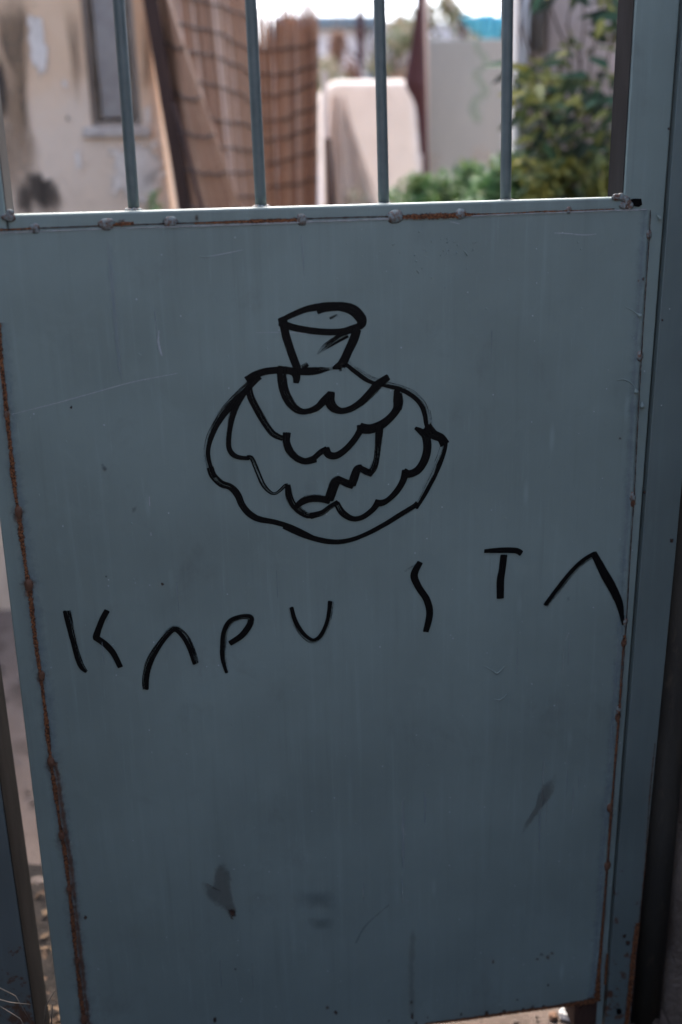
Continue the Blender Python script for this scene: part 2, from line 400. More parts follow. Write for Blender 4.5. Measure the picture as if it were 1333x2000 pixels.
D.stroke([(960,500,90),(860,545,100),(760,610,90),(680,665,70),(610,740,24)], Z1, (.35, .8), (.35, .8), dc=.6)
D.stroke([(755,315,40),(840,268,26)], Z1, .65, .65)
D.stroke([(355,1075,70),(360,1000,95),(320,945,95),(200,925,85),(80,930,84),(-20,945,86),(-130,985,90),(-220,1040,92)], Z1, .05, (.1, .4), e1=0)
D.stroke([(700,215,90),(640,262,100),(530,372,115),(400,510,125),(290,630,115),(195,770,105),(125,920,100),(90,1060,85),(92,1180,85),(125,1300,80),(170,1400,84)], Z2, (.55, .85), .0, dc=(0, .35), e0=0, e1=0)
D.stroke([(130,330,84),(165,420,88),(260,512,88),(370,555,88),(450,640,90),(510,770,84),(600,875,84),(720,935,78),(900,968,66),(1060,1018,66),(1200,1085,72),(1340,1155,66)], Z3, .1, .15, dc=(.75, 0), e0=0, e1=0)
D.stroke([(-15,800,46),(120,862,46),(270,908,46),(400,922,42),(520,902,38),(640,855,38),(780,780,40),(900,705,42),(1000,645,44),(1030,620,44)], Z5, (.25, .3), .05, e0=0, e1=0)
D.stroke([(1015,650,52),(1090,520,64),(1160,385,66),(1218,240,66),(1240,150,64),(1225,110,50)], Z5, .0, .8, dc=.0, e0=1, e1=0)
D.stroke([(1235,735,85),(1205,690,76),(1140,660,84),(1080,600,100)], Z4, .05, .05, e0=0)
D.stroke([(375,25,66),(470,100,72),(590,180,72),(740,226,58),(860,256,64),(960,305,74),(1045,385,80),(1085,480,80),(1095,560,76),(1115,650,60)], Z4, .0, (.8, .75), e0=1, e1=0)
D.stroke([(985,110,120),(978,200,125),(990,330,125),(1020,430,120),(1075,525,115),(1150,600,100),(1235,630,80),(1333,607,74),(1400,560,60)], Z2, .4, .45, dc=(.2, .0), e0=0)
D.stroke([(60,460,50),(130,430,58),(190,370,70),(245,312,66)], Z4, .3, .05)
D.stroke([(255,292,66),(243,370,92),(275,425,82),(340,455,58),(430,435,58),(520,375,66),(600,295,76),(660,230,84),(750,160,56)], Z4, (.2, .45), .0)
D.stroke([(590,350,76),(605,450,92),(680,600,88),(780,770,88),(870,890,86),(985,945,66)], Z2, .35, .35, dc=.55)
D.stroke([(1035,880,100),(1030,990,92),(1075,1100,96),(1160,1185,86),(1260,1217,82),(1380,1195,70)], Z2, .3, .2)
D.stroke([(20,893,52),(100,865,50),(160,815,52),(215,785,54)], Z4, .35, .05)
D.stroke([(205,785,74),(235,835,68),(300,842,64),(380,790,58),(450,712,56),(500,635,60),(515,590,80)], Z4, (.1, .35), .0)
D.stroke([(505,600,90),(560,612,88),(620,605,84),(700,568,78),(780,500,68),(825,430,76),(832,350,82),(818,275,44)], Z4, .15, .1)
D.stroke([(835,440,66),(855,370,50),(855,300,26)], Z4, .4, .5)
D.stroke([(540,400,60),(450,530,80),(395,660,80),(360,820,66),(345,960,64),(350,1060,66),(395,1135,66),(480,1172,56),(590,1180,50)], Z2, .4, .12, dc=.35, e0=0)
D.stroke([(560,190,40),(615,205,56),(655,290,58),(700,400,58),(750,515,58),(820,600,48),(890,628,34),(960,585,40),(1010,535,42),(1045,525,40)], Z3, .3, .35, dc=.7)
D.stroke([(1045,525,64),(1060,640,92),(1100,740,100),(1180,830,90),(1280,885,82),(1380,880,72)], Z3, .35, .55)
D.stroke([(190,718,56),(280,692,48),(350,642,44),(405,608,40)], Z5, .5, .1)
D.stroke([(395,615,48),(440,690,56),(520,738,48),(600,725,44),(680,665,46),(725,605,58)], Z5, .15, .15, dc=(.7, 0))
D.stroke([(700,610,56),(745,615,56),(800,590,46),(870,520,50),(920,435,54),(938,360,60)], Z5, .15, .0)
D.stroke([(925,370,66),(970,385,64),(1040,350,64),(1090,270,66),(1110,180,66),(1100,90,68),(1060,50,52),(1015,22,26)], Z5, .15, .05)
D.stroke([(75,645,40),(120,605,56),(180,580,62),(260,578,60),(340,598,54)], Z5, .0, .2)
D.stroke([(335,590,76),(362,510,80),(388,445,78),(425,418,48)], Z5, .1, .15)
D.stroke([(400,425,60),(465,455,64),(525,480,56)], Z5, .3, .1)
D.stroke([(515,470,70),(537,400,70),(560,345,62),(595,330,44)], Z5, .1, .15)
D.stroke([(570,335,50),(635,368,56),(675,388,46)], Z5, .3, .1)
D.stroke([(655,385,50),(690,330,62),(713,240,56),(725,120,60),(735,-5,72)], Z5, (.55, .4), (.6, .45), dc=.4)
D.build('painted_drawing', panel, 'loose black brush drawing of layered scalloped outline under a cup shape')
LET = [
 ('letter K', [([(138,145,76),(170,290,66),(205,430,60),(240,560,58),(272,632,56),(310,672,34)], Z6, .15, .6),
               ([(488,142,52),(450,210,54),(418,290,54),(395,365,64),(400,385,62)], Z6, .1, .1), ([(385,375,60),(470,432,62),(540,510,56),(602,632,50)], Z6, .3, .05)]),
 ('inverted V letter after the K', [([(820,825,60),(820,720,68),(850,600,68),(910,480,64),(985,372,60),(1070,300,60),(1150,352,70),(1208,450,68),(1258,602,58)], Z6, .08, .6)]),
 ('letter P', [([(215,775,50),(180,650,62),(175,520,66),(190,390,62),(240,300,56),(330,262,54),(415,262,66),(425,300,70),(400,360,66),(340,435,62),(235,505,54)], Z7, (.85, .3), .15)]),
 ('letter U', [([(798,172,56),(830,290,62),(890,400,68),(960,465,62),(1020,480,54),(1080,440,56),(1130,350,54),(1160,250,56),(1178,115,66)], Z7, .75, .08)]),
 ('letter S', [([(118,138,34),(84,210,42),(110,280,40),(155,350,40),(172,430,40),(150,530,34)], Z8, .08, .15), ([(110,140,16),(70,165,20),(30,190,16)], Z8, .8, .8)]),
 ('letter T', [([(482,75,22),(580,70,34),(660,72,34),(690,88,34)], Z8, .05, .2), ([(592,98,40),(582,180,40),(572,240,44),(572,340,42)], Z8, .05, .05)]),
 ('inverted V letter at the right edge', [([(828,382,32),(900,290,38),(980,190,38),(1050,125,36),(1108,92,36)], Z8, .7, .0), ([(1098,85,36),(1160,200,50),(1210,290,50),(1248,380,40),(1267,492,14)], Z8, .05, .35)]),
]
for lb, strokes in LET:
    k = Ink()
    for pts, z, a, b in strokes: k.stroke(pts, z, a, b)
    k.build('painted_letter', panel, 'black painted ' + lb)

def ribbon(name, pts, mat, parent=panel, conv=None, Y=None, nv=5, n=6, label=None, soft=1.0, ends=.0):
    """pts (px, py, width px); attribute m is 1 along the middle, 0 at the sides"""
    y = lift() if Y is None else Y
    L = smooth_line(pts, n) if n > 1 else pts
    c = [g(p[0], p[1], 0) for p in L]; v = []; f = []; m = []
    for i in range(len(c)):
        t = c[min(i+1, len(c)-1)]-c[max(i-1, 0)]; t.normalize(); nr = Vector((-t.z, 0, t.x)); h = mmpp(L[i][0], L[i][1])*L[i][2]*.5
        e = min(1, min(i, len(c)-1-i)/max(1, len(c)*.12)) if ends else 1
        for j in range(nv):
            q = 2*j/(nv-1)-1; p = c[i]+nr*h*q; v.append(Vector((p.x, y, p.z))); m.append((1-abs(q))*soft*e)
    for i in range(len(c)-1):
        for j in range(nv-1): a = i*nv+j; f.append((a, a+1, a+nv+1, a+nv))
    return obj(name, v, f, mat, parent, attrs={'m': m}, label=label)
def patch(name, outline, mat, parent=panel, Yp=None, Y=None, label=None, rings=4, cen=None, sharp=1.0):
    y = lift() if Y is None else Y
    yy = 0 if Yp is None else Yp
    P_ = [g(p[0], p[1], yy) for p in smooth_line(list(outline)+[outline[0]], 4)[:-1]]
    c = sum(P_, Vector())/len(P_) if cen is None else g(*cen, yy)
    v = [Vector((c.x, y, c.z))]; m = [1.0]; f = []; K = len(P_)
    for r in range(1, rings+1):
        for p in P_:
            q = c+(p-c)*(r/rings); v.append(Vector((q.x, y, q.z))); m.append(min(1, (1-r/rings)*sharp))
    for j in range(K): f.append((0, 1+j, 1+(j+1) % K))
    for r in range(rings-1):
        for j in range(K): a = 1+r*K; f.append((a+j, a+K+j, a+K+(j+1) % K, a+(j+1) % K))
    return obj(name, v, f, mat, parent, attrs={'m': m}, label=label)

# left seam: worn halo, rust line, beads
seam = [(-2,630),(2,690),(8,745),(14,808),(20,860),(26,920),(32,970),(37,1000),(43,1050),(50,1100),(57,1145),(63,1190),(70,1250),(80,1320),(87,1370),(93,1425),(100,1488),(108,1540),(115,1590),(122,1634),(130,1685),(136,1735),(143,1800),(150,1870),(157,1930),(166,2003)]
ribbon('worn_paint', [(x+4, y, 60) for x, y in seam], M_HALO, n=2, Y=-.0002, label='paler worn paint along the rusty left seam')
wd = lambda y: 16 + 5*math.sin(y*.05) + (3 if y < 1300 else 0)
ribbon('rust_line', [(x, y, wd(y)*.8) for x, y in seam], M_RUST, n=3, label='rust running down the left seam')
ribbon('rust_line', [(x+9, y, 22) for x, y in seam if y > 1480], M_RUSTS, n=3)
def bead(px, py, r, mat=M_WELD, sx=1.0, sz=1.0, seed=0):
    rr = random.Random(seed+int(px*7+py)); b = MB(); c = g(px, py, 0); k = mmpp(px, py)*r
    b.blob((c.x, -.0003, c.z), k, 12, 8, .10, (sx, .32, sz), rr)
    b.blob((c.x+k*rr.uniform(-.5, .5)*sx, -.0006, c.z-k*rr.uniform(-.5, .6)*sz), k*.62, 10, 7, .14, (sx, .5, sz), rr)
    return b.build('weld_bead', mat, panel, smooth=True)
for px, py, r in ((14,808,8),(37,1000,11),(57,1142,12),(82,1320,9),(100,1488,10),(121,1632,9),(136,1735,8),(152,1875,7),(165,1988,9)):
    patch('rust_patch', [(px-r*1.9,py-r*2.2),(px+r*1.4,py-r*2.4),(px+r*2.0,py+r*.8),(px+r,py+r*3),(px-r*1.2,py+r*2.8),(px-r*2.2,py+r*.5)], M_RUSTS)
    bead(px, py, r, M_WELDR, .7, 1.25)
# top seam
ribbon('lip_highlight', [(0,455,5),(200,447,5),(420,440,6),(634,432,7),(900,422,6),(1110,414,5),(1262,409,5)], M_LIP)  # pale line painting the sky light caught by the sheet's top lip
ribbon('seam_line', [(0,449,5),(200,441,5),(420,434,5),(634,426,5),(760,423,5)], M_STAIND)
for pts in ([(775,424,10),(810,423,16),(850,422,18),(890,421,16),(915,419,9),(940,418,4),(1000,416,3),(1060,413,5),(1100,412,4),(1200,408,3)], [(380,436,6),(470,433,10),(520,431,13),(580,430,10)], [(215,440,8),(240,437,14),(262,436,8)], [(0,449,9),(30,448,7),(70,446,6)]):
    ribbon('rust_line', pts, M_RUST)
for o in ([(222,424),(250,422),(252,440),(240,442),(220,440)], [(310,428),(330,426),(335,440),(318,440)], [(378,416),(388,416),(392,434),(380,434)], [(568,416),(578,420),(585,434),(570,434)], [(870,414),(905,412),(905,428),(870,430)]):
    patch('rust_patch', o, M_RUSTS, Y=-.0014)
for px, py, r, sx in ((68,446,11,1.0),(208,438,13,1.3),(333,433,12,1.2),(590,429,12,.95),(772,423,14,1.25),(900,418,11,1.0),(1111,410,7,.9),(20,425,9,1.3)):
    bead(px, py, r, M_WELD, sx, .9)
patch('rust_patch', [(60,440),(75,440),(78,452),(66,455),(58,450)], M_RUSTS, Y=-.0048)
for q in ((1203, 385), (1213, 384), (1222, 389), (1226, 396), (1218, 401), (1230, 402), (20, 415), (10, 424)):
    bead(q[0], q[1], 7, M_WELD, 1.2, .9)
MB().prism([g(*p, FY-.001) for p in ((1227,393),(1236,388),(1253,388),(1255,400),(1248,404),(1236,402))], FY+.001).build('lock_slot', M_BLK, panel)
# right seam
rs = [(1268,410),(1265,470),(1259,560),(1250,700),(1243,830),(1236,973),(1228,1090),(1221,1215),(1208,1395),(1192,1600),(1177,1800),(1166,1955)]
ribbon('seam_line', [(x+2, y, 4) for x, y in rs], M_STAIND, n=3)
ribbon('worn_paint', [(x-9, y, 34) for x, y in rs], M_HALO, n=3, Y=-.0002)
ribbon('rust_line', [(1219,1240,8),(1214,1300,3),(1210,1370,6),(1204,1450,7),(1198,1520,4),(1192,1600,8),(1186,1680,4),(1180,1760,6),(1174,1840,9),(1168,1910,14),(1166,1955,24)], M_RUST, n=4)
for px, py, r, mt in ((1268,458,7,M_WELD),(1250,695,8,M_WELD),(1236,970,8,M_WELD),(1236,984,5,M_WELDR),(1221,1215,7,M_WELD),(1219,1256,7,M_WELDR),(1209,1385,7,M_WELD),(1207,1400,7,M_WELDR),(1192,1577,8,M_WELDR),(1187,1690,8,M_WELDR)):
    bead(px, py, r, mt, .8, 1.2)
for px, py in ((1219,1250),(1207,1395),(1192,1585),(1236,980)):
    patch('rust_patch', [(px-8,py-12),(px+8,py-14),(px+11,py+6),(px+2,py+18),(px-8,py+12)], M_RUSTS)
# paint drips and runs
def drip(pts, r0=1.0):
    L = smooth_line(pts, 5); v = []
    c = [Vector((g(p[0], p[1]).x, -.0001, g(p[0], p[1]).z)) for p in L]; rs_ = [max(.0003, p[2]*mmpp(p[0], p[1])*.5*r0) for p in L]
    MB().tube(c, rs_, 8).build('paint_run', M_PAINT, panel, smooth=True)
drip([(1222,600,1),(1233,605,2.2),(1243,612,2.6),(1250,617,8),(1251,619,7)])
drip([(1205,743,1),(1218,741,2.4),(1232,747,2.6),(1240,757,3),(1243,765,9),(1243,768,7)])
drip([(1254,785,2),(1255,792,9),(1255,796,8)])
drip([(945,1301,1),(960,1308,2),(972,1315,3.4),(985,1302,1.4)]); drip([(965,1365,1),(978,1367,3),(990,1356,1.2)])
drip([(560,1012,1),(985,1010,.4),(990,1013,3)][1:]); drip([(270,690,1),(276,694,2)]); drip([(390,500,1),(402,502,2.4),(415,499,1)])
drip([(1290,700,1),(1291,706,5),(1291,709,4)]); drip([(905,488,1),(912,496,4),(913,499,3)]); drip([(1284,420,2),(1289,427,7),(1289,430,5)])
# scratches, dust streaks, stains
def scratch(*pts): ribbon('scratch', pts, M_SCR, n=5, Y=-.00021)
scratch((24,809,1.6),(100,790,2.4),(180,768,2.8),(260,746,2.6),(337,731,2.2),(347,729,2))
scratch((311,645,3),(310,665,6),(313,682,7),(317,695,4)); scratch((1083,455,2),(1110,456,3),(1140,459,3),(1165,457,1.5))
scratch((620,653,2),(560,649,2),(500,650,1.4)); scratch((292,968,3),(293,988,4)); scratch((295,1040,3),(296,1046,4))
scratch((400,503,1.5),(440,495,3),(475,488,1.4)); scratch((880,433,2),(898,437,3)); scratch((1105,1250,2),(1112,1235,3))
for x, y, h, wv in ((787,1552,150,14),(1108,1500,60,7),(1132,1495,50,8),(1062,1480,110,7),(1055,1578,90,9),(1068,1558,60,7),(1120,1530,80,8),(1112,1232,70,8),(540,1110,60,5),(710,1720,40,5),
                    (785,1705,60,7),(210,455,300,26),(590,455,90,12),(302,600,90,5),(492,1875,60,5),(430,1870,60,6),(830,1540,70,8),(1100,1262,60,6),(345,1130,70,6),(1010,1260,60,5),(960,640,80,6),(200,1250,50,6)):
    dx = (815-x)/6400
    ribbon('dust_streak', [(x, y, wv), (x+dx*h*.5, y+h*.5, wv*.9), (x+dx*h, y+h, wv*.4)], M_DUST, n=4, ends=1)
patch('stain', [(388,1722),(396,1718),(412,1732),(418,1690),(432,1672),(452,1690),(456,1740),(462,1765),(468,1790),(456,1798),(440,1782),(405,1758)], M_STAIN, cen=(435,1740), sharp=2.5, rings=8, label='brown two pronged stain low on the left')
patch('stain', [(440,1768),(460,1766),(469,1790),(456,1799),(444,1786)], M_STAIND)
patch('stain', [(1087,1503),(1090,1530),(1075,1560),(1050,1590),(1030,1618),(1016,1632),(1020,1612),(1040,1580),(1052,1540),(1068,1518)], M_STAIN, sharp=2, rings=8, label='long slanting brown smear low on the right')
patch('stain', [(575,1735),(640,1735),(662,1762),(645,1775),(585,1770)], M_GRIME)
patch('stain', [(600,1790),(650,1790),(648,1812),(605,1812)], M_GRIME)
ribbon('stain', [(695,1840,5),(715,1805,6),(760,1765,4)], M_GRIME); ribbon('stain', [(200,905,9),(207,918,9)], M_GRIME)
patch('stain', [(195,908),(206,906),(215,915),(208,924),(198,920)], M_STAIN); patch('stain', [(256,990),(268,985),(268,998),(258,1002)], M_STAIN)
patch('stain', [(1103,1165),(1112,1160),(1116,1170),(1106,1176)], M_HALO)
for x, y, r in ((963,1878,9),(1058,1862,9),(1070,1868,8),(1050,1872,6),(1078,1860,6),(1070,1922,5),(803,1955,7),(805,1983,8),(812,1996,9),(835,1985,6),(900,1980,7),(950,1978,10),(1040,1968,11),(1060,1966,8),
                (640,1965,7),(655,1975,6),(1010,1950,7),(1020,1968,9),(168,1790,6),(208,1125,4),(318,1140,5),(1210,855,5),(140,795,5),(1255,545,6),(1100,1968,10),(1130,1962,12),(1150,1955,14),(985,1972,8),(760,1990,8),(460,1890,6),(420,1990,9),(1246,548,5)):
    s_ = R.uniform(.7, 1.3)
    patch('rust_patch', [(x+math.cos(a)*r*R.uniform(.7, 1.3)*s_, y+math.sin(a)*r*R.uniform(.7, 1.4)) for a in [i*1.047 for i in range(6)]], M_RUSTS if R.random() < .7 else M_STAIND, rings=3)
ribbon('stain', [(806,1810,16),(804,1860,18),(803,1920,18),(806,1998,22)], decal('run_stain', (.10, .085, .06), (.12, .10, .075), 50, .1, 1.0, .22), ends=1)
ribbon('rust_line', [(830,1997,9),(900,1989,12),(1000,1975,13),(1080,1964,13),(1140,1955,22),(1160,1952,26)], M_RUST, n=4)
# paint pimples
pm = MB()
for k in range(230):
    x, y = R.uniform(30, 1230), R.uniform(470, 1950)
    if k % 3 == 0: x, y = R.gauss(850, 90), R.gauss(490, 40)
    if y < 440 or x < 20+(y-640)*.125: continue
    c = g(x, y); pm.blob((c.x, .0002, c.z), R.uniform(.0006, .0015), 6, 4, .1, (1, .7, 1))
pm.build('paint_pimples', M_PAINT, panel, smooth=True, kind='stuff')

# ------------------------------------------------------------------ posts beside the gate
PRx0 = lambda z: lineX(POR[0], POR[1], z)+.0032
PRx1 = lambda z: lineX((1281, 1450), (1237, 1900), z)
z1, z2 = 2.5, 0.0
post = thing('gate_post', 'blue grey square steel post right of the gate with rust along its outer edge', 'post', (g(1250, 1700).x, .02, 0))
xr_ = g(1265, 1650, -.002).x
MB().prism([(PRx0(z1), -.003, z1), (PRx1(1.0)+.012, -.003, z1), (PRx1(.9), -.003, .9), (PRx1(.05), -.003, z2), (PRx0(z2), -.003, z2)], .05).build('post_body', M_POST, post, bevel=.0012)
MB().box(PRx1(.5)+.004, PRx1(.5)+.03, .03, .05, 0, 2.4).build('stop_flange', M_RECESS_SHADE, post)
for (x, y) in ((1207, 1972),): patch('bolt_hole', [(x-4,y-5),(x+5,y-4),(x+5,y+5),(x-3,y+6)], M_BLK, post, Y=-.0034)
ed = [(1281,1450),(1271,1550),(1262,1680),(1250,1800),(1243,1850),(1238,1900),(1232,1960),(1226,2010)]
def on(p, nm, pts, mat): ribbon(nm, pts, mat, p, Y=-.0035, n=4)
on(post, 'rust_line', [(x-3, y, 7) for x, y in ed[:4]], M_RUSTS); on(post, 'rust_line', [(x-5, y, 18) for x, y in ed[3:]], M_RUST)
on(post, 'rust_line', [(1185,1860,6),(1183,1890,10),(1181,1920,8)], M_RUST)
for x, y, r in ((1310,1055,5),(1257,960,4),(1218,1826,5),(1225,1840,6),(1304,252,4),(1292,625,3)):
    patch('rust_patch', [(x-r,y-r),(x+r,y-r*1.3),(x+r*1.1,y+r),(x-r,y+r)], M_STAIND, post, Y=-.0036)

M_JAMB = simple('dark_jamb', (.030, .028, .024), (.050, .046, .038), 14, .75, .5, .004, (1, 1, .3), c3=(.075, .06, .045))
M_PLASTER = simple('rough_plaster', (.16, .125, .10), (.26, .21, .17), 10, .95, 1.0, .02, c3=(.12, .09, .07))
xw = g(1318, 1850, .02).x
def pipe(name, x, r, mat, y):
    return MB().tube([(x, y, z) for z in (0, .4, .8, 1.2, 1.6, 2.4)], r, 24).build(name, mat, None, smooth=True, org=(x, y, 0))
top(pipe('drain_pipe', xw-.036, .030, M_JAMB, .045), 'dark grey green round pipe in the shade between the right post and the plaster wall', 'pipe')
# plaster wall with uneven face
def rough_wall(name, x0, x1, y0, y1, z1_, mat, nx=10, nz=60, amp=.012):
    v = []; f = []
    for i in range(nx+1):
        for k in range(nz+1):
            x = x0+(x1-x0)*i/nx; z = z1_*k/nz
            q = Vector((x*9, 3.1, z*9)); h = mnoise.fractal(q, 1, 2, 4)*amp
            ex = mnoise.noise(Vector((1.7, z*14, 0)))*amp*.8 if i == 0 else 0
            v.append(Vector((x+ex, y0+h+(.012 if i == 0 else 0), z)))
    for i in range(nx):
        for k in range(nz): a = i*(nz+1)+k; f.append((a, a+nz+1, a+nz+2, a+1))
    n = len(v)
    for k in range(nz+1): v.append(Vector((v[k].x, y1, v[k].z)))
    for k in range(nz): f.append((k+1, n+k+1, n+k, k))
    return obj(name, v, f, mat, None, smooth=True, org=(x0, y0, 0))
top(rough_wall('plaster_wall', xw+.004, xw+1.6, -.0, .3, 2.6, M_PLASTER), 'rough brown plaster wall at the lower right edge of the photo', 'wall')
MB().box(xw-.09, xw+.2, .08, .10, 0, 2.5).build('shade_plate', M_RECESS_SHADE, post)  # dark sheet standing in for the shade between post and wall

xL = g(34, 1766, .01).x
lp = thing('gate_post', 'rusty steel post left of the gate with scaly rust at its foot', 'post', (xL-.04, .05, 0))
LPf = lambda z: .010
MB().box(xL-.08, xL, .010, .105, 0, 2.5).build('post_body', M_POSTL, lp, bevel=.002)
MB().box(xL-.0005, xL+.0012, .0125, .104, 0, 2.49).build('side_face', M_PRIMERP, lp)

# ------------------------------------------------------------------ ground
def ground_mat():
    n = N('ground_soil'); P = n.coord(); a = n.noise(P, 2.2, 6, .6); b = n.noise(P, 26, 6, .7); c = n.noise(P, 5.5, 5, .6, .6)
    col = n.mix(n.step(a, .35, .65), (.115, .088, .073), (.165, .130, .110))
    col = n.mix(n.step(b, .5, .72), col, (.12, .095, .08))
    col = n.mix(n.step(c, .50, .64), col, (.09, .07, .058))
    n.base(col).rough(.95).spec(.15).normal(n.bump(n.noise(P, 60, 8, .7), .9, .012)); return n.m
M_GROUND = ground_mat()
v = []; f = []
xs = [-60, -20, -8, -4, -2.5] + [-1.6+i*.04 for i in range(70)] + [1.5, 2.5, 4, 8, 20, 60]
ys = [-40, -12, -5, -3, -2] + [-1.2+i*.05 for i in range(80)] + [3.2, 4, 6, 10, 20, 60]
for x in xs:
    for y in ys:
        h = mnoise.fractal(Vector((x*3, y*3, 0)), 1, 2, 5)*.012 if -1.7 < x < 1.3 and -1.3 < y < 3 else 0
        if y < -.05: h *= .3
        if -1.7 < x < -.15 and .05 < y < .5: h += .03*mnoise.noise(Vector((x*8, y*8, 1)))
        v.append(Vector((x, y, min(h, .03))))
ny = len(ys)
for i in range(len(xs)-1):
    for j in range(ny-1): a = i*ny+j; f.append((a, a+ny, a+ny+1, a+1))
obj('ground', v, f, M_GROUND, None, smooth=True, kind='structure')
M_ASPH = simple('alley_asphalt', (.032, .032, .034), (.048, .047, .046), 20, .9, .8, .004, c3=(.065, .062, .06))
al = MB(); n0 = 30
for i in range(n0+1):
    for j in range(2): al.v.append(Vector((-30+60*i/n0, (-5.5, -.05)[j], .022+.004*math.sin(i))))
al.f = [(2*i, 2*i+2, 2*i+3, 2*i+1) for i in range(n0)]
al.build('alley_pavement', M_ASPH, None, kind='structure')

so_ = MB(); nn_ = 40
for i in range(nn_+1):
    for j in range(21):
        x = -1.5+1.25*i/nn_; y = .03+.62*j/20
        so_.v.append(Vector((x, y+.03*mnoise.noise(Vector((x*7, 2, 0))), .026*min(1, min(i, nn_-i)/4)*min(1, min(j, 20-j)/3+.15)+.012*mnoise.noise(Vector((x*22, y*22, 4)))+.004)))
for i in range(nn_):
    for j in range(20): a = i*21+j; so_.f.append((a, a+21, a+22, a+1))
so_.build('soil_bank', simple('shaded_dark_soil', (.012, .0095, .0078), (.032, .025, .020), 24, .95, 1, .01, c3=(.07, .056, .046)), None, smooth=True, kind='structure')  # soil colour lowered beyond dark soil to hold the wall's shade
# stones and litter that show through the gaps
M_STONE = rndmat('stones', [(.035, .028, .023), (.10, .08, .068), (.06, .045, .035), (.20, .175, .16)], .9)
M_DEAD = rndmat('dead_leaves', [(.025, .015, .01), (.065, .038, .022), (.10, .066, .038), (.045, .026, .016)], .8)
st = MB(); lt = MB(); rr = random.Random(3)
for k in range(700):
    x, y = rr.uniform(-1.1, -.2), rr.uniform(.03, 1.7)
    if k % 2: y = rr.uniform(.02, .5)
    r = rr.uniform(.003, .010)*(1.6 if rr.random() < .1 else 1); nn = len(st.v)
    st.blob((x, y, r*.4+.006), r, 6, 4, .25, (1, rr.uniform(.6, 1.2), .7), rr); st.c += [rr.random()]*(len(st.v)-nn)
for k in range(260):
    x, y = rr.uniform(-.2, .6), rr.uniform(.0, .7); r = rr.uniform(.003, .009); nn = len(st.v)
    st.blob((x, y, r*.4+.004), r, 6, 4, .25, (1, 1, .7), rr); st.c += [rr.random()]*(len(st.v)-nn)
st.build('gravel', M_STONE, None, kind='stuff')
for k in range(1000):
    x = rr.uniform(-.95, -.3); y = abs(rr.gauss(0, .22))+.02
    dv = Vector((rr.uniform(-1, 1), rr.uniform(-1, 1), rr.uniform(-.1, .35)))
    lt.leaf(Vector((x, y, rr.uniform(.012, .05))), dv, Vector((rr.uniform(-.4, .4), rr.uniform(-.4, .4), 1)), rr.uniform(.015, .04), rr.uniform(.008, .018), rr.random(), rr.uniform(-.2, .3))
lt.build('leaf_litter', M_DEAD, None, kind='stuff')
def ground_pt(px, py, z=.0):
    a = at(px, py, 0); b = at(px, py, 1); t = (z-a.z)/(b.z-a.z); return a+(b-a)*t
def rock(px, py, r, c, label, sc=(1, 1, .8), seed=1):
    p = ground_pt(px, py, r*.5); rr = random.Random(seed)
    m = simple('stone_'+str(seed), tuple(x*.8 for x in c), c, 30, .9, .8, .004)
    top(MB().blob((p.x, p.y, p.z), r, 10, 7, .22, sc, rr).build('stone', m, None, org=(p.x, p.y, 0)), label, 'stone')
rock(1081, 1984, .0085, (.20, .12, .08), 'small round brown stone on the ground just under the gate bottom', seed=2)
rock(1108, 1981, .0115, (.62, .60, .58), 'sharp white stone beside the round brown one under the gate bottom', (1.3, 1, .9), seed=3)
rock(104, 1965, .010, (.62, .60, .58), 'small white stone in the gap between left post and gate', seed=4)
rock(76, 1735, .030, (.12, .095, .08), 'dark lump of stone in the gap behind the left post', (1, 1, .7), seed=5)
M_STRAW = simple('dry_stem', (.09, .078, .065), (.17, .15, .12), 30, .8)
gt = thing('dry_grass_tuft', 'few thin dry grass stems at the foot of the rusty left post, lower left corner', 'dry grass', tuple(ground_pt(60, 2060)))
for k, (a, b, c_) in enumerate((((-10, 1925), (30, 1945), (62, 1998)), ((-10, 1950), (20, 1958), (60, 1962)), ((85, 2030), (90, 1965), (112, 1928)), ((100, 2030), (102, 1975), (103, 1960)), ((60, 2030), (40, 1990), (-8, 1960)))):
    pts = [at(*p, -.05-.01*k) for p in (a, b, c_)]
    MB().tube(pts, [.0010, .0009, .0004], 6).build('grass_stem', M_STRAW, gt, smooth=True)

# ------------------------------------------------------------------ house with window, left background
HY = 2.2
M_WALL = N('stained_render'); _P = M_WALL.coord(); _a = M_WALL.noise(_P, 1.6, 6, .6); _b = M_WALL.noise(_P, 5, 6, .65, .5)
_c = M_WALL.mix(M_WALL.step(_a, .35, .65), (.58, .385, .24), (.66, .47, .32))
_sp = M_WALL.new('ShaderNodeSeparateXYZ'); M_WALL.link(_P, _sp.inputs[0])
_low = M_WALL.step(M_WALL.math('ADD', _sp.outputs[2], M_WALL.math('MULTIPLY', _b, .5)), 2.15, 1.85)
_c = M_WALL.mix(M_WALL.math('MULTIPLY', _low, .75), _c, (.62, .51, .41))
_c = M_WALL.mix(M_WALL.step(_b, .58, .74, 0, .6), _c, (.74, .61, .49))
_c = M_WALL.mix(M_WALL.step(M_WALL.noise(M_WALL.coord((6, 6, 1)), 1.3, 4, .6), .56, .7, 0, .35), _c, (.44, .27, .15))
_d = M_WALL.noise(M_WALL.coord((1, 1, .45)), 4.2, 7, .7, .8); _c = M_WALL.mix(M_WALL.step(_d, .54, .74, 0, .42), _c, (.25, .18, .125)); _c = M_WALL.mix(M_WALL.step(_d, .40, .28, 0, .5), _c, (.66, .58, .50)); M_WALL.base(_c).rough(.95).spec(.15).normal(M_WALL.bump(M_WALL.noise(_P, 40, 6, .7), .6, .006)); M_WALL = M_WALL.m
e0, e1 = at(302, 155, HY), at(333, 400, HY)
ex = lambda z: e1.x + (e0.x-e1.x)*(z-e1.z)/(e0.z-e1.z)
house = thing('house', 'ochre plastered house wall with black mould streaks and a screened window, left background', 'house', (ex(0)-1.2, HY, 0))
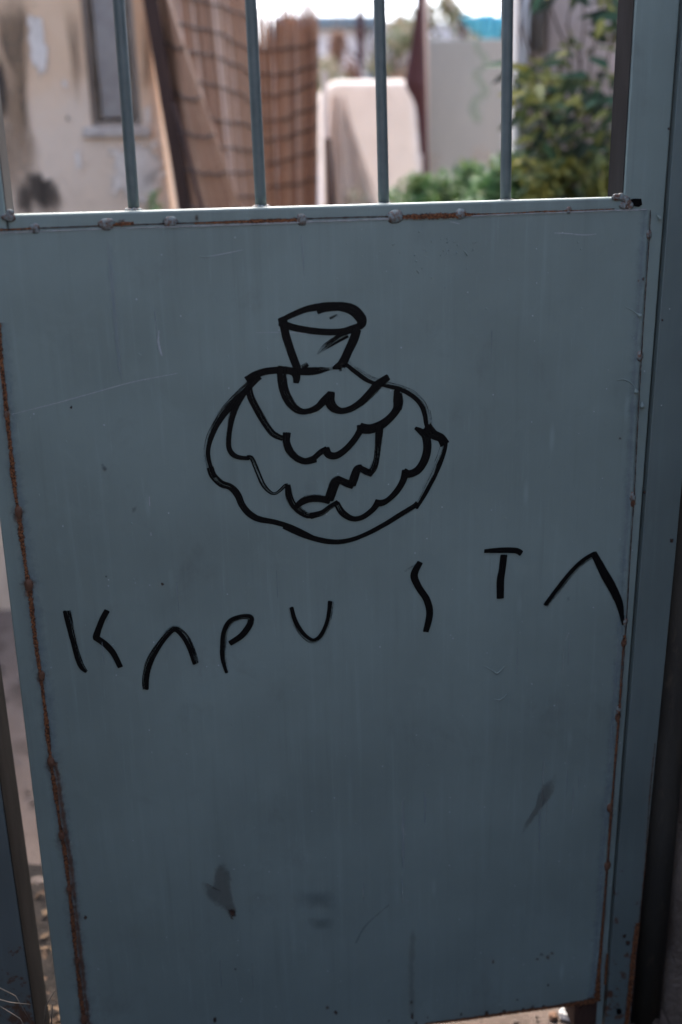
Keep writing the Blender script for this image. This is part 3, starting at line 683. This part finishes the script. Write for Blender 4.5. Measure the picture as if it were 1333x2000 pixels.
# window opening
wl, wr = at(168, 120, HY).x, at(268, 120, HY).x
wz = at(215, 247, HY).z; WT = wz+1.15; HT = 3.6; xa = -5.0
wall = MB()
wall.box(xa, wl, HY, HY+.9, 0, HT).box(wl, wr, HY+.0, HY+.9, 0, wz).box(wl, wr, HY, HY+.9, WT, HT)
n_ = len(wall.v); fr = [(wr, HY, 0), (ex(0), HY, 0), (max(wr+.03, ex(2.1)), HY, 2.1), (max(wr+.03, ex(2.1)), HY, HT), (wr, HY, HT)]
wall.prism(fr[::-1], HY+.9)
wall.box(wl-.0, wr, HY+.28, HY+.9, wz, WT)
wall_o = wall.build('wall', M_WALL, house)
M_FRAME = simple('weathered_wood', (.22, .175, .14), (.32, .27, .225), 12, .8, .4, .003, (1, 1, .2))
win = MB().box(wl+.002, wl+.014, HY+.012, HY+.055, wz, WT).box(wr-.014, wr-.002, HY+.012, HY+.055, wz, WT).box(wl, wr, HY+.014, HY+.053, wz, wz+.016).build('window', M_FRAME, house)
MB().box(wl-.03, wr+.03, HY-.014, HY+.06, wz-.035, wz-.002).build('sill', simple('pale_sill', (.36, .31, .27), (.48, .42, .37), 20, .9), win, bevel=.006)
cu = MB(); nx, nz = 40, 24
for i in range(nx+1):
    for k in range(nz+1):
        x = wl+(wr-wl)*i/nx; z = wz+(WT-wz)*k/nz
        sk = (i/nx - .35)*(1.0+.8*(k < 10)) + (k/nz)*1.1
        cu.v.append(Vector((x, HY+.065+.016*math.sin(sk*34)+.01*math.sin(i*.9), z)))
for i in range(nx):
    for k in range(nz): a = i*(nz+1)+k; cu.f.append((a, a+nz+1, a+nz+2, a+1))
cu.build('curtain', simple('dusty_curtain', (.30, .23, .175), (.52, .42, .34), 5, .95, stretch=(4, 1, .3)), win, smooth=True)
sc = MB()
for i in range(34):
    x = wl+.035+(wr-wl-.07)*(i+.5)/34; sc.box(x-.0016, x+.0016, HY+.034, HY+.038, wz+.03, WT)
sc.build('screen_wire', simple('grey_wire', (.30, .27, .25), (.38, .35, .32), 20, .6), win, kind='stuff')
def wpatch(name, outline, mat, label=None, k=[0]):
    k[0] += 1; return patch(name, outline, mat, house if False else wall_o, Yp=HY, Y=HY-.002-.0006*k[0], label=label, rings=5)
M_MOULD = decal('black_mould', (.040, .033, .027), (.09, .07, .055), 13, .25, .8, .92, (1, 1, .3))
M_BAREP = decal('bare_plaster', (.60, .53, .46), (.68, .61, .54), 16, .25, .45, .9)
M_BROWNST = decal('rain_stain', (.22, .145, .09), (.30, .20, .125), 8, .1, 1.0, .75, (1, 1, .3))
wpatch('mould_stain', [(-20,-40),(48,-40),(52,60),(58,160),(66,250),(62,330),(40,330),(36,220),(20,120),(-20,60)], M_MOULD, 'black mould streak running down the wall')
wpatch('rain_stain', [(-30,-40),(70,-40),(66,150),(80,420),(-30,430)], M_BROWNST); wpatch('mould_stain', [(24,330),(44,322),(75,318),(95,345),(118,340),(132,372),(140,420),(20,430)], M_MOULD)
wpatch('mould_stain', [(-20,60),(12,100),(24,240),(-20,260)], M_MOULD)
wpatch('bare_patch', [(50,10),(75,0),(92,40),(102,100),(98,150),(82,182),(68,160),(56,110),(48,60)], M_BAREP, 'pale patch where the paint has peeled')
wpatch('bare_patch', [(140,290),(158,285),(166,330),(150,340)], M_BAREP); wpatch('bare_patch', [(120,150),(136,160),(134,180),(120,170)], M_BAREP)
wpatch('bare_patch', [(280,200),(296,200),(298,250),(282,245)], M_BAREP); wpatch('bare_patch', [(200,280),(320,262),(330,400),(210,400)], M_BAREP)
wpatch('rain_stain', [(115,-20),(158,-20),(164,200),(150,240),(135,150)], M_BROWNST); wpatch('rain_stain', [(276,-20),(300,-20),(306,150),(290,190),(276,150)], M_BROWNST)
wpatch('mould_stain', [(270,350),(310,312),(314,340),(280,380)], M_GRIME)
wpatch('mould_stain', [(128,225),(136,222),(138,238),(130,240)], M_MOULD)

# ------------------------------------------------------------------ reed screens
M_REED = rndmat('reeds', [(.15, .072, .045), (.32, .17, .105), (.41, .24, .15), (.51, .33, .22), (.80, .66, .56)], .75, .25)
M_WIRE = simple('binding_wire', (.06, .045, .04), (.12, .09, .075), 20, .7)
def curve(P, t):
    k = min(int(t*(len(P)-1)), len(P)-2); q = t*(len(P)-1)-k; a, b = Vector(P[k]), Vector(P[k+1])
    return a.lerp(b, q)
def reed_screen(label, bot, topz, n, wires, seed, lean=(0, 0), dark_low=0, skip=()):
    rr = random.Random(seed); o = thing('reed_screen', label, 'reed screen', (bot[0][0], bot[0][1], 0), 'reed screens beyond the gate')
    mb = [MB(), MB()]
    B = [Vector((p[0], p[1], 0)) for p in smooth_line(bot, 6)]
    def base(t): return curve(B, min(max(t, 0), 1))
    def lean_(t): return Vector((lean[0]+(lean[1]-lean[0])*t, 0, 0))
    for i in range(n):
        t = (i+rr.uniform(.1, .9))/n
        if any(a < t < b and rr.random() < .8 for a, b in skip): continue
        H = topz(t)+rr.uniform(-.09, .05); p = base(t); l = lean_(t)
        p = p+Vector((0, rr.uniform(-.008, .008), 0)); jit = Vector((rr.uniform(-.010, .010), rr.uniform(-.006, .006), 0))
        if rr.random() < .05: jit *= 3
        val = min(1, max(0, rr.gauss(.45, .24)+(.35 if rr.random() < .06 else 0) - dark_low*.0))
        pts = [p + l*(z-1.55) + jit*(z/2.0) + Vector((0, 0, z)) for z in (0.0, .7, 1.35, 1.8, H)]
        mb[0].tube(pts, [rr.uniform(.0028, .0046)]*4+[.002], 5, cap=False, val=val)
    mb[0].build('reeds', M_REED, o, kind='stuff', smooth=True)
    for zf in wires:
        pts = []
        for k in range(25):
            t = k/24; z = zf(t); p = base(t)+lean_(t)*(z-1.55); pts.append(p+Vector((.004, -.020, z+.012*mnoise.noise(Vector((k*.35, z*9, seed))))))
        MB().tube(pts, .0036, 6).build('binding_wire', M_WIRE, o, smooth=True)
    return o
def px2(px, py, Y): q = at(px, py, Y); return (q.x, q.y)
def W(a, b, Ya, Yb, sag):      # wire height along t from two photo points
    za, zb_ = at(*a, Ya).z, at(*b, Yb).z
    return lambda t: za+(zb_-za)*t - sag*math.sin(math.pi*t)
bot1 = [px2(338, 300, 2.09), px2(380, 300, 2.15), px2(430, 300, 2.32), px2(470, 300, 2.45), px2(512, 300, 2.62)]
ws1 = [W((322, y), (482, y2), 2.12, 2.6, sg) for y, y2, sg in ((8,45,-.03),(66,104,-.035),(118,150,-.035),(170,205,-.03),(235,252,-.01),(285,295,.0),(335,340,.0),(385,385,0))]
zt1 = at(480, 8, 2.6).z
tall = reed_screen('tall brown reed screen just right of the house, leaning, its top out of view', bot1, lambda t: zt1+.35*(1-t)**.6-.0, 420, ws1, 11, (-.07, -.03), skip=((.55, .575), (.72, .74), (.30, .31)))
bot2 = [px2(486, 300, 2.74), px2(530, 300, 2.74), px2(575, 300, 2.70), px2(618, 300, 2.62)]
ws2 = [W((503, y), (622, y2), 2.72, 2.62, sg) for y, y2, sg in ((92,84,.012),(142,125,.015),(180,160,.02),(232,205,.02),(278,245,.012),(325,290,.01),(370,350,0))]
zt2 = at(560, 28, 2.7).z
reed_screen('lower brown reed screen with ragged top and gaps, right of the tall one', bot2, lambda t: zt2-.02+.03*t, 300, ws2, 12, (-.01, .035), skip=((.06, .14), (.40, .45)))
# loose flap of the tall screen folded over its left side, edge running down to the right
fl = MB(); rr = random.Random(41)
def flap_pt(s_, q): return at((308+(66*q))*(1-s_)+(322+160*q**1.05)*s_, -30+470*q, 2.06-.05*s_+.03*math.sin(q*5+s_*3))
for i in range(95):
    s_ = (i+rr.random())/95; j_ = rr.uniform(-.02, .02)
    q1 = 1.0; pts = [flap_pt(min(1, max(0, s_+j_*q)), q) for q in (0, .25, .5, .75, q1)]
    d_ = pts[-1]-pts[-2]; pts.append(pts[-1]+d_*(pts[-1].z/max(.01, -d_.z))*.98)
    fl.tube(pts, [.0028]*5+[.003], 5, False, min(1, max(0, rr.gauss(.34, .16)+(.06 if s_ > .95 else 0))))
fl.build('folded_flap', M_REED, tall, kind='stuff', smooth=True)
for q, dq in ((.24, .03), (.44, .04), (.60, .035), (.76, .03), (.92, .02)):
    pts = [flap_pt(k/9, q+dq*math.sin(k/9*2.4)+.006*math.sin(k*2.1))+Vector((0, -.012, 0)) for k in range(10)]
    MB().tube(pts, .0034, 6).build('binding_wire', M_WIRE, tall, smooth=True)
# dark leaning post and thin sticks
M_RPOST = simple('rusty_dark_post', (.030, .016, .012), (.055, .028, .020), 10, .8, .6, .004, (1, 1, .2), c3=(.09, .04, .025))
A, B = at(284, -60, 2.02), at(366, 430, 2.02); dd = (B-A); B2 = A+dd*((A.z)/(A.z-B.z))
po = MB(); hw = .022
po.prism([(A.x-hw, 2.02, A.z), (A.x+hw, 2.02, A.z), (B2.x+hw, 2.02, 0), (B2.x-hw, 2.02, 0)], 2.07)
top(po.build('leaning_post', M_RPOST, None, bevel=.004, org=(B2.x, 2.02, 0)), 'dark rusty post leaning beside the house corner, left of the reed screen', 'post')
def pole(name, pa, pb, Y, r, mat, label, cat, Yb=None):
    A, B = at(*pa, Y), at(*pb, Yb or Y); C_ = A+(B-A)*(A.z/(A.z-B.z)) if A.z != B.z else B
    return top(MB().tube([A, A.lerp(C_, .3)+Vector((.008, 0, 0)), A.lerp(C_, .7), C_], [r*.8, r, r, r], 10).build(name, mat, None, smooth=True, org=(C_.x, C_.y, 0)), label, cat)
M_PALE = simple('pale_stick', (.22, .14, .095), (.34, .24, .18), 10, .8, .4, .003, (1, 1, .2))
pole('stick', (340, 200), (395, 420), 1.98, .007, M_RPOST, 'dark twig leaning low against the tall reed screen', 'stick')
# reed bundle leaning at the right end
rb = thing('reed_bundle', 'loose bundle of faded reeds fanned out against the cream wall', 'reeds', tuple(Vector((at(690, 400, 2.9).x, 2.9, 0))))
m_ = MB(); rr = random.Random(5)
for k in range(140):
    s_ = rr.uniform(0, 1); A = at(648+30*s_+rr.uniform(-6, 6), 185+rr.uniform(0, 120), 2.95); Bq = at(632+118*s_**1.1, 420, 2.85+rr.uniform(-.05, .05)); C_ = A+(Bq-A)*(A.z/(A.z-Bq.z))
    C_ = A+(C_-A)*rr.uniform(.6, 1)
    m_.tube([A, A.lerp(C_, .3), C_], [.003, .005, .005], 5, False, min(1, max(0, rr.gauss(.72, .2))))
m_.build('reeds', rndmat('faded_reeds', [(.18, .13, .10), (.36, .28, .23), (.48, .40, .34), (.60, .52, .45)], .9), rb, kind='stuff')
pole('stick', (634, 140), (636, 420), 2.75, .012, simple('grey_white_stake', (.24, .22, .22), (.34, .32, .32), 6, .8), 'pale grey stake standing at the right end of the reed screens', 'stake')
pole('drain_pipe', (640, 270), (646, 420), 2.7, .018, M_RPOST, 'dark rusty pipe at the foot of the reed screens', 'pipe')

# ------------------------------------------------------------------ cream wall, grey board, maroon posts
M_CREAM = simple('cream_render', (.58, .54, .49), (.65, .61, .56), 4, .95, .3, .004, c3=(.52, .47, .41))
def rounded(name, x0, x1, y0, y1, z1_, r, mat, org, fl=0.0, bev=.04):
    pts = [(x0, y0, 0), (x0, y0, z1_-r)]
    for k in range(1, 7): a = math.pi-k*math.pi/12; pts.append((x0+r+r*math.cos(a), y0, z1_-r+r*math.sin(a)))
    for k in range(0, 7): a = math.pi/2-k*math.pi/12; pts.append((x1-r+r*math.cos(a), y0, z1_-r+r*math.sin(a)))
    pts.append((x1+fl*.55, y0, z1_*.72)); pts.append((x1+fl, y0, 0)); return MB().prism(pts, y1).build(name, mat, None, bevel=bev, org=org)
q0, q1 = at(634, 156, 4.2), at(812, 160, 4.2)
top(rounded('cream_wall', q0.x, q1.x, 4.2, 4.6, q0.z, .075, M_CREAM, (q0.x, 4.2, 0), fl=.08), 'low cream rendered wall with rounded top corners behind the reed bundle', 'wall')
M_GREY = simple('grey_board_paint', (.185, .222, .235), (.215, .252, .266), 2.2, .7, .15, .003, (1, 1, .5))
GY = 3.6
a0, a1, a2 = at(831, 78, GY), at(1012, 76, GY), at(828, 340, GY)
gb = thing('grey_board', 'plain light grey upright board with a faint green squiggle, between maroon post and vine', 'board', (a0.x, GY, 0))
MB().prism([(a2.x, GY, 0), (a0.x, GY, a0.z), (a1.x, GY, a1.z), (a1.x, GY, 0)], GY+.04).build('board', M_GREY, gb, bevel=.004)
b0, b1 = at(823, -20, GY-.03), at(836, -20, GY-.03); 
MB().prism([(a2.x+.0, GY-.03, 0), (b0.x, GY-.03, b0.z+.1), (b1.x, GY-.03, b0.z+.1), (a2.x+.03, GY-.03, 0)], GY-.002).build('edge_post', simple('pale_grey_post', (.36, .33, .31), (.43, .40, .38), 4, .8), gb, bevel=.003)
M_GREENP = brush_mat('faded_green_paint', (.17, .30, .23), dim=.32, rough=.8)
k = Ink(); k.stroke([(1000,235,30),(1015,300,38),(1062,350,40),(1040,400,34),(1000,440,38),(1030,490,44),(1062,545,44),(1000,590,44),(985,650,60),(1020,720,50)], (600, 0, 3.03), .45, .45, Y=0, conv=lambda x, y: at(x, y, GY-.002))
k.stroke([(985,240,26),(975,330,24),(980,440,26),(968,560,26)], (600, 0, 3.03), .8, .8, Y=0, conv=lambda x, y: at(x, y, GY-.0025))
k.build('painted_squiggle', gb, 'faded green wavy spray line', M_GREENP)
for n_i, pts in enumerate(([(838,300,50),(842,340,40)], [(925,290,30),(945,310,40)])):
    kk = Ink(); kk.stroke(pts+[(pts[-1][0]+5, pts[-1][1]+10, 20)], (0, 0, 1), .75, .75, Y=0, conv=lambda x, y: at(x, y, GY-.003-.0005*n_i)); kk.build('rust_bloom', gb, None, brush_mat('ochre_bloom_%d' % n_i, (.40, .29, .20), dim=.3, rough=.9))
M_MAR = simple('maroon_cloth', (.030, .012, .015), (.050, .020, .024), 6, .85, .5, .008, (3, 3, .3))
def maroon(label, shaft, Y, cloth):
    A, B = at(*shaft[0], Y), at(*shaft[1], Y); o = thing('wrapped_post', label, 'post', (B.x, Y, 0), 'maroon wrapped posts')
    C_ = A+(B-A)*(A.z/(A.z-B.z)); MB().tube([A, A.lerp(C_, .5), C_], .014, 10).build('shaft', M_MAR, o, smooth=True)
    mb = MB(); rings = smooth_line(cloth, 4); n = 0
    for (px, py, wd) in rings:
        c = at(px, py, Y); r = (at(px+wd*.5, py, Y)-c).length
        for j in range(18):
            an = j/18*2*math.pi; q = r*(1+.10*math.sin(j*2.1))
            mb.v.append(c+Vector((q*math.cos(an), q*math.sin(an)*.8, 0)))
    for i in range(len(rings)-1):
        for j in range(18): a = i*18+j; mb.f.append((a, i*18+(j+1) % 18, (i+1)*18+(j+1) % 18, a+18))
    mb.build('cloth_wrap', M_MAR, o, smooth=True); return o
maroon('thick maroon wrapped post widening downward, left of the grey board', ((822, -30), (832, 350)), 3.35, [(820,-30,8),(815,60,16),(809,140,30),(812,168,38),(822,210,20),(826,300,11)])
maroon('thin maroon wrapped post above the cream wall', ((703, 5), (704, 150)), 5.2, [(703,5,10),(704,60,15),(705,125,13)])

# ------------------------------------------------------------------ far things
M_FARW = simple('pale_house_wall', (.55, .52, .50), (.66, .63, .61), 1.2, .95)
def far_box(label, pa, pb, Y, mat, roof=None, nwin=0):
    A, B = at(*pa, Y), at(*pb, Y); o = thing('distant_house', label, 'house', ((A.x+B.x)/2, Y, 0), 'pale houses far beyond the yard')
    MB().box(A.x, B.x, Y, Y+4, 0, A.z).build('wall', mat, o)
    if roof: MB().box(A.x-.15, B.x+.15, Y-.15, Y+4.2, A.z+.003, A.z+.14).build('roof', roof, o, bevel=.03)
    for i in range(nwin):
        x = A.x+(B.x-A.x)*(i+.6)/(nwin+.2); MB().box(x-.28, x+.28, Y-.02, Y+.02, A.z-1.5, A.z-.6).build('window', M_FARWIN, o)
    return o
M_FARWIN = N('dull_glass').base((.10, .12, .13)).rough(.2).m
M_ROOFB = simple('blue_grey_roof', (.14, .20, .23), (.20, .26, .29), 2, .7)
far_box('white distant house with a blue grey roof, left of the thin maroon post', (560, 58), (716, 58), 12, M_FARW, M_ROOFB, 1)
far_box('pale beige distant house right of the thin maroon post', (722, 38), (830, 38), 14, simple('pale_beige_wall', (.52, .46, .41), (.62, .56, .50), 1.5, .95), None, 2)
far_box('pale distant house behind the grey board and blue sheet', (832, 42), (1040, 30), 13, M_FARW, None, 0)
bl = thing('blue_tarp', 'bright blue plastic sheet hanging above the grey board', 'tarp', tuple(Vector((at(940, 50, 5).x, 5, at(940, 50, 5).z))))
tv = []; tf = []
nu, nv_ = 24, 6
for i in range(nu+1):
    u = i/nu; x = 903+100*u; y0_, y1_ = 28+ (4*math.sin(u*9)) + 4*u, 42+ 34*min(1, u*2.0)
    for j in range(nv_+1):
        p = at(x, y0_+(y1_-y0_)*j/nv_, 5.0); p.y += .03*math.sin(i*1.3)+.05*j/nv_; tv.append(p)
for i in range(nu):
    for j in range(nv_): a = i*(nv_+1)+j; tf.append((a, a+1, a+nv_+2, a+nv_+1))
ts = obj('sheet', tv, tf, N('blue_plastic').base((.08, .42, .60)).rough(.4).m, bl, smooth=True)
sm = ts.modifiers.new('thickness', 'SOLIDIFY'); sm.thickness = .004
pp = at(985, 60, 5.05); MB().tube([(pp.x, 5.06, 0), (pp.x, 5.06, pp.z+.2)], .02, 8).build('tarp_post', M_RPOST, bl)
pp = at(905, 60, 5.05); MB().tube([(pp.x, 5.06, 0), (pp.x, 5.06, pp.z+.1)], .02, 8).build('tarp_post', M_RPOST, bl)

# ------------------------------------------------------------------ plants
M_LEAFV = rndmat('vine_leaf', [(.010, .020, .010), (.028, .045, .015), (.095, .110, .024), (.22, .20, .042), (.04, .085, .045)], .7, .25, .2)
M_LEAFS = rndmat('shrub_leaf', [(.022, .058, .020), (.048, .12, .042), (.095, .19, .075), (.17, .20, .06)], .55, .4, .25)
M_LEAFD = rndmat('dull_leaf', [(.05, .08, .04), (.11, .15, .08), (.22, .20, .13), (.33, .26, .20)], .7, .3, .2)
M_LEAFB = rndmat('brown_leaf', [(.13, .075, .05), (.24, .15, .11), (.34, .23, .18)], .8, .2, .1)
M_STEM = simple('brown_stem', (.06, .04, .03), (.11, .075, .055), 20, .8)
def rdir(rr, up=0.0): 
    v_ = Vector((rr.gauss(0, 1), rr.gauss(0, 1), rr.gauss(0, 1)+up)); return v_.normalized()
def bush(name, label, px, py_top, Y, rx, mat, n, L, seed, cat='shrub', group=None, ry=.3, up=.5, py_bot=None, dens=1.0):
    rr = random.Random(seed); T = at(px, py_top, Y); o = thing(name, label, cat, (T.x, Y, 0), group)
    zc = T.z; fol = MB(); stm = MB()
    lo = zc-.75 if py_bot is None else at(px, py_bot, Y).z
    lobes = [(rr.uniform(-.75, .75)*rx, rr.uniform(-.8, .8)*ry, (.12*k+rr.uniform(-.1, .1)) if py_bot is not None or 'dry' in name else rr.uniform(.62, .86)) for k in range(9)]
    for k in range(n):
        lx, ly, lz = rr.choice(lobes); q = rdir(rr)*rr.uniform(.2, 1)
        h = lo+(zc-lo)*min(1, max(0, lz+q.z*.24)); env = (1-max(0, (h-lo)/(zc-lo)-.5)**2*2.6)
        p = Vector((T.x+(lx+q.x*rx*.42)*env, Y+(ly+q.y*ry*.4)*env, h))
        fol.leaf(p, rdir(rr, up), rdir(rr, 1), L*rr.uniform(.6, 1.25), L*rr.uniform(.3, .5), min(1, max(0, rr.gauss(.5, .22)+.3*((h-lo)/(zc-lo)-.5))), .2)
    for k in range(9):
        lx, ly, lz = lobes[k]; e = Vector((T.x+lx*.8, Y+ly*.7, lo+(zc-lo)*max(.5, lz)))
        stm.tube([Vector((T.x+lx*.15, Y+ly*.2, 0)), Vector((T.x+lx*.4, Y+ly*.4, lo*.6+.2)), e], [.012, .009, .003], 6)
    stm.build('stem', M_STEM, o, smooth=True); fol.build('foliage', mat, o, kind='stuff'); return o
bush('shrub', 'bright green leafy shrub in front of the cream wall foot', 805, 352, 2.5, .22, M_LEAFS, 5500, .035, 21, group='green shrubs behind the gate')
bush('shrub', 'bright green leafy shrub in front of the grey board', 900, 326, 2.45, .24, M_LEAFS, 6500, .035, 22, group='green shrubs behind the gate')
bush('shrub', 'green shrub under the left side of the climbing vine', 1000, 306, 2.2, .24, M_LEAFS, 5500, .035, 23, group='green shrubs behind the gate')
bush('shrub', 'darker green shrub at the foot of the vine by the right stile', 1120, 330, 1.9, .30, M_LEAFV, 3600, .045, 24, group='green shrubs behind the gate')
bush('weed', 'small bright green weed at the corner of the ochre house', 306, 378, 2.0, .10, M_LEAFS, 500, .03, 25, cat='weed')
bush('weed', 'small olive weed between reed bundle and cream wall', 688, 372, 2.7, .08, M_LEAFD, 300, .03, 26, cat='weed')
bush('dry_bush', 'brown dry cone shaped bush above the cream wall', 664, 78, 5.6, .13, M_LEAFB, 2200, .05, 31, cat='bush', ry=.12)
bush('bush', 'sparse grey green bush behind the left end of the cream wall', 640, 112, 5.3, .16, M_LEAFD, 500, .05, 32, cat='bush', group='sparse bushes above the cream wall')
bush('bush', 'sparse twiggy bush between the two maroon posts', 765, 40, 6.0, .32, M_LEAFD, 620, .05, 33, cat='bush', py_bot=150, group='sparse bushes above the cream wall')
bush('bush', 'twiggy bush with brown leaves above the left part of the grey board', 862, 5, 5.6, .34, M_LEAFD, 1000, .06, 34, cat='bush', py_bot=110)
bush('bush', 'brownish low bush between the thin maroon post and the bar', 778, 118, 5.2, .22, M_LEAFB, 420, .04, 35, cat='bush', group='sparse bushes above the cream wall')
# bare twigs against the sky
tw = thing('bare_tree', 'thin bare twigs against the bright sky above the cream wall', 'tree', (at(740, 0, 6.5).x, 6.5, 0))
rr = random.Random(9); tb = MB(); b0_ = at(745, 150, 6.5)
tb.tube([(b0_.x, 6.5, 0), (b0_.x, 6.5, 1.2), b0_], [.03, .02, .012], 6)
for k in range(26):
    a = b0_; e = at(rr.uniform(640, 900), rr.uniform(-60, 60), 6.5+rr.uniform(-.5, .5)); mid = a.lerp(e, .5)+Vector((rr.uniform(-.1, .1), 0, -.08))
    tb.tube([a, mid, e], [.006, .004, .002], 5)
tb.build('branches', M_STEM, tw, smooth=True)

# right wall with pillar and curtain strips, and the vine on it
VY = 2.3
M_PINK = simple('pinkish_render', (.44, .335, .28), (.52, .41, .35), 3, .95, .5, .006, c3=(.33, .25, .20))
r0 = at(1032, 200, VY)
top(MB().box(r0.x, r0.x+3.0, VY, VY+.3, 0, 3.4).build('rendered_wall', M_PINK, None, org=(r0.x, VY, 0)), 'pinkish beige rendered wall behind the climbing vine', 'wall')
p0, p1 = at(1006, 200, VY-.05), at(1030, 200, VY-.05)
top(MB().prism([(p0.x, VY-.06, 3.4), (p1.x, VY-.06, 3.4), (p1.x, VY-.06, 0), (p0.x, VY-.06, 0)], VY+.1).build('white_pillar', simple('white_paint_worn', (.52, .50, .47), (.62, .60, .57), 5, .8), None, bevel=.01, org=(p0.x, VY, 0)), 'narrow off white pillar at the left end of the pinkish wall', 'pillar')
cv = MB(); ca, cb = at(1036, 0, VY-.04).x, at(1072, 0, VY-.04).x; cz = at(1050, 98, VY-.04).z
for i in range(37):
    x = ca+(cb-ca)*i/36
    for z in (cz+.01*math.sin(i), cz+.4, 3.0): cv.v.append(Vector((x, VY-.04+.016*math.sin(i*1.15), z)))
for i in range(36):
    for j in range(2): a = i*3+j; cv.f.append((a, a+3, a+4, a+1))
oc = cv.build('hanging_cloth', simple('grey_beige_cloth', (.30, .26, .235), (.42, .37, .335), 4, .9, stretch=(20, 1, .3)), None, smooth=True, org=(ca, VY, 2.0))
sm = oc.modifiers.new('thickness', 'SOLIDIFY'); sm.thickness = .003
top(oc, 'grey beige pleated cloth hanging on the pinkish wall beside the pillar', 'cloth')
vine = thing('climbing_vine', 'climbing vine with long green and yellowish leaves on the pinkish wall by the right stile', 'vine', (at(1130, 390, 2.0).x, 2.05, 0))
rr = random.Random(17)
def dens(px, py):
    left = 1005 + (70 if py < 120 else 0) + (25*math.sin(py*.03)) + (60 if 0 < py < 60 else 0)
    if px < left: return 0
    if 60 < py < 110 and 1120 < px < 1185: return .12
    if 108 < py < 140 and px > 1105: return .15
    if 225 < py < 262 and px > 1120: return .45
    return .8 if py < 150 else 1
leafb = MB().leaf(Vector((0, 0, 0)), Vector((1, 0, 0)), Vector((0, 0, 1)), 1.0, .36, .5, .18)
meshes = []
for vi in range(7):
    m0 = MB().leaf(Vector((0, 0, 0)), Vector((1, 0, 0)), Vector((0, 0, 1)), 1.0, rr.uniform(.26, .42), (vi/6)**1.3, rr.uniform(.05, .3))
    oo = m0.build('leaf', M_LEAFV, vine, org=(0, 0, 0), smooth=True); meshes.append(oo)
for oo in meshes: oo.location = (0, 0, 0)
cnt = 0; first = True; V0 = ORG[vine]
spots = []
while cnt < 295:
    px, py = rr.uniform(1000, 1235), rr.uniform(-30, 392)
    if rr.random() > dens(px, py): continue
    spots.append((px, py)); cnt += 1
for i, (px, py) in enumerate(spots):
    src = meshes[i % 7]; o = src if i < 7 else src.copy()
    if i >= 7: COL.objects.link(o)
    o.parent = vine; Y = rr.uniform(1.85, 2.22); p = at(px, py, Y)
    dv = Vector((rr.gauss(0, 1)-.3, -.35*abs(rr.gauss(0, 1)), rr.gauss(-.25, .45))).normalized(); nv = Vector((rr.gauss(0, .35), -.8, rr.gauss(.5, .3))).normalized()
    z_ = (nv - dv*nv.dot(dv)).normalized(); y_ = z_.cross(dv); L = rr.uniform(.045, .105)
    o.matrix_local = Matrix.Translation(p-V0) @ Matrix((dv, y_, z_)).transposed().to_4x4() @ Matrix.Diagonal((L, L, L, 1))
small = MB()
for k in range(1000):
    px, py = rr.uniform(1000, 1235), rr.uniform(-30, 392)
    if rr.random() > dens(px, py)*(.4+.6*(mnoise.noise(Vector((px*.02, py*.03, 0)))+.5)): continue
    p = at(px, py, rr.uniform(1.95, 2.26)); small.leaf(p, Vector((rr.gauss(0, 1), rr.gauss(0, .4), rr.gauss(-.1, .5))), Vector((rr.gauss(0, .4), -.8, .5)), rr.uniform(.025, .06), rr.uniform(.012, .024), rr.random(), .2)
small.build('small_leaves', M_LEAFV, vine, kind='stuff')
sv = MB()
for k in range(9):
    x = rr.uniform(1020, 1220); pts = [at(x, 430, 2.2)]; pts[0].z = 0; y = 400
    while y > -60: pts.append(at(x, y, rr.uniform(2.1, 2.24))); x += rr.uniform(-28, 28); x = min(1230, max(1015, x)); y -= 70
    sv.tube(smooth_line([tuple(p) for p in pts], 3), .0035, 5)
sv.build('stems', M_STEM, vine, smooth=True, kind='stuff')

# unseen piers added on both sides to darken the gate's edges like lens vignetting
M_PIER = simple('grey_plaster', (.12, .115, .11), (.17, .16, .15), 5, .95, .6, .01)
top(MB().box(.62, 1.9, -.80, -.02, 0, 2.7).build('shade_pier', M_PIER, None, bevel=.01, org=(1.2, -.3, 0)), 'unseen grey pier added to shade the right side of the gate', 'pier')
top(MB().box(-2.0, -.70, -.75, .0, 0, 2.7).build('shade_pier', M_PIER, None, bevel=.01, org=(-1.3, -.3, 0)), 'unseen grey pier added to shade the left side of the gate', 'pier')
# unseen wall and low house added behind the viewer to shade the lower gate
M_OPP = simple('dark_stone_render', (.075, .073, .070), (.11, .105, .10), 1.5, .95)
aw = MB().box(-14, 14, -1.95, -1.60, 0, 1.22).box(-14, 14, -1.98, -1.57, 1.22, 1.28).build('shade_wall', M_OPP, None, org=(0, -1.7, 0))
top(aw, 'unseen dark wall added behind the viewer to shade the lower gate', 'wall')
opp = thing('shade_house', 'unseen low grey house added behind the viewer to shade the gate', 'house', (0, -7, 0))
MB().box(-14, 14, -16, -7, 0, 5.2).build('wall', simple('grey_render', (.16, .158, .155), (.2, .195, .19), 1.5, .95), opp)
for x in (-3.4, .6, 4.2): MB().box(x-.5, x+.5, -7.01, -6.96, 1.2, 2.5).build('window', M_FARWIN, opp)
print('objects', len(bpy.data.objects), 'tris', sum(len(o.data.polygons) for o in bpy.data.objects if o.type == 'MESH'))
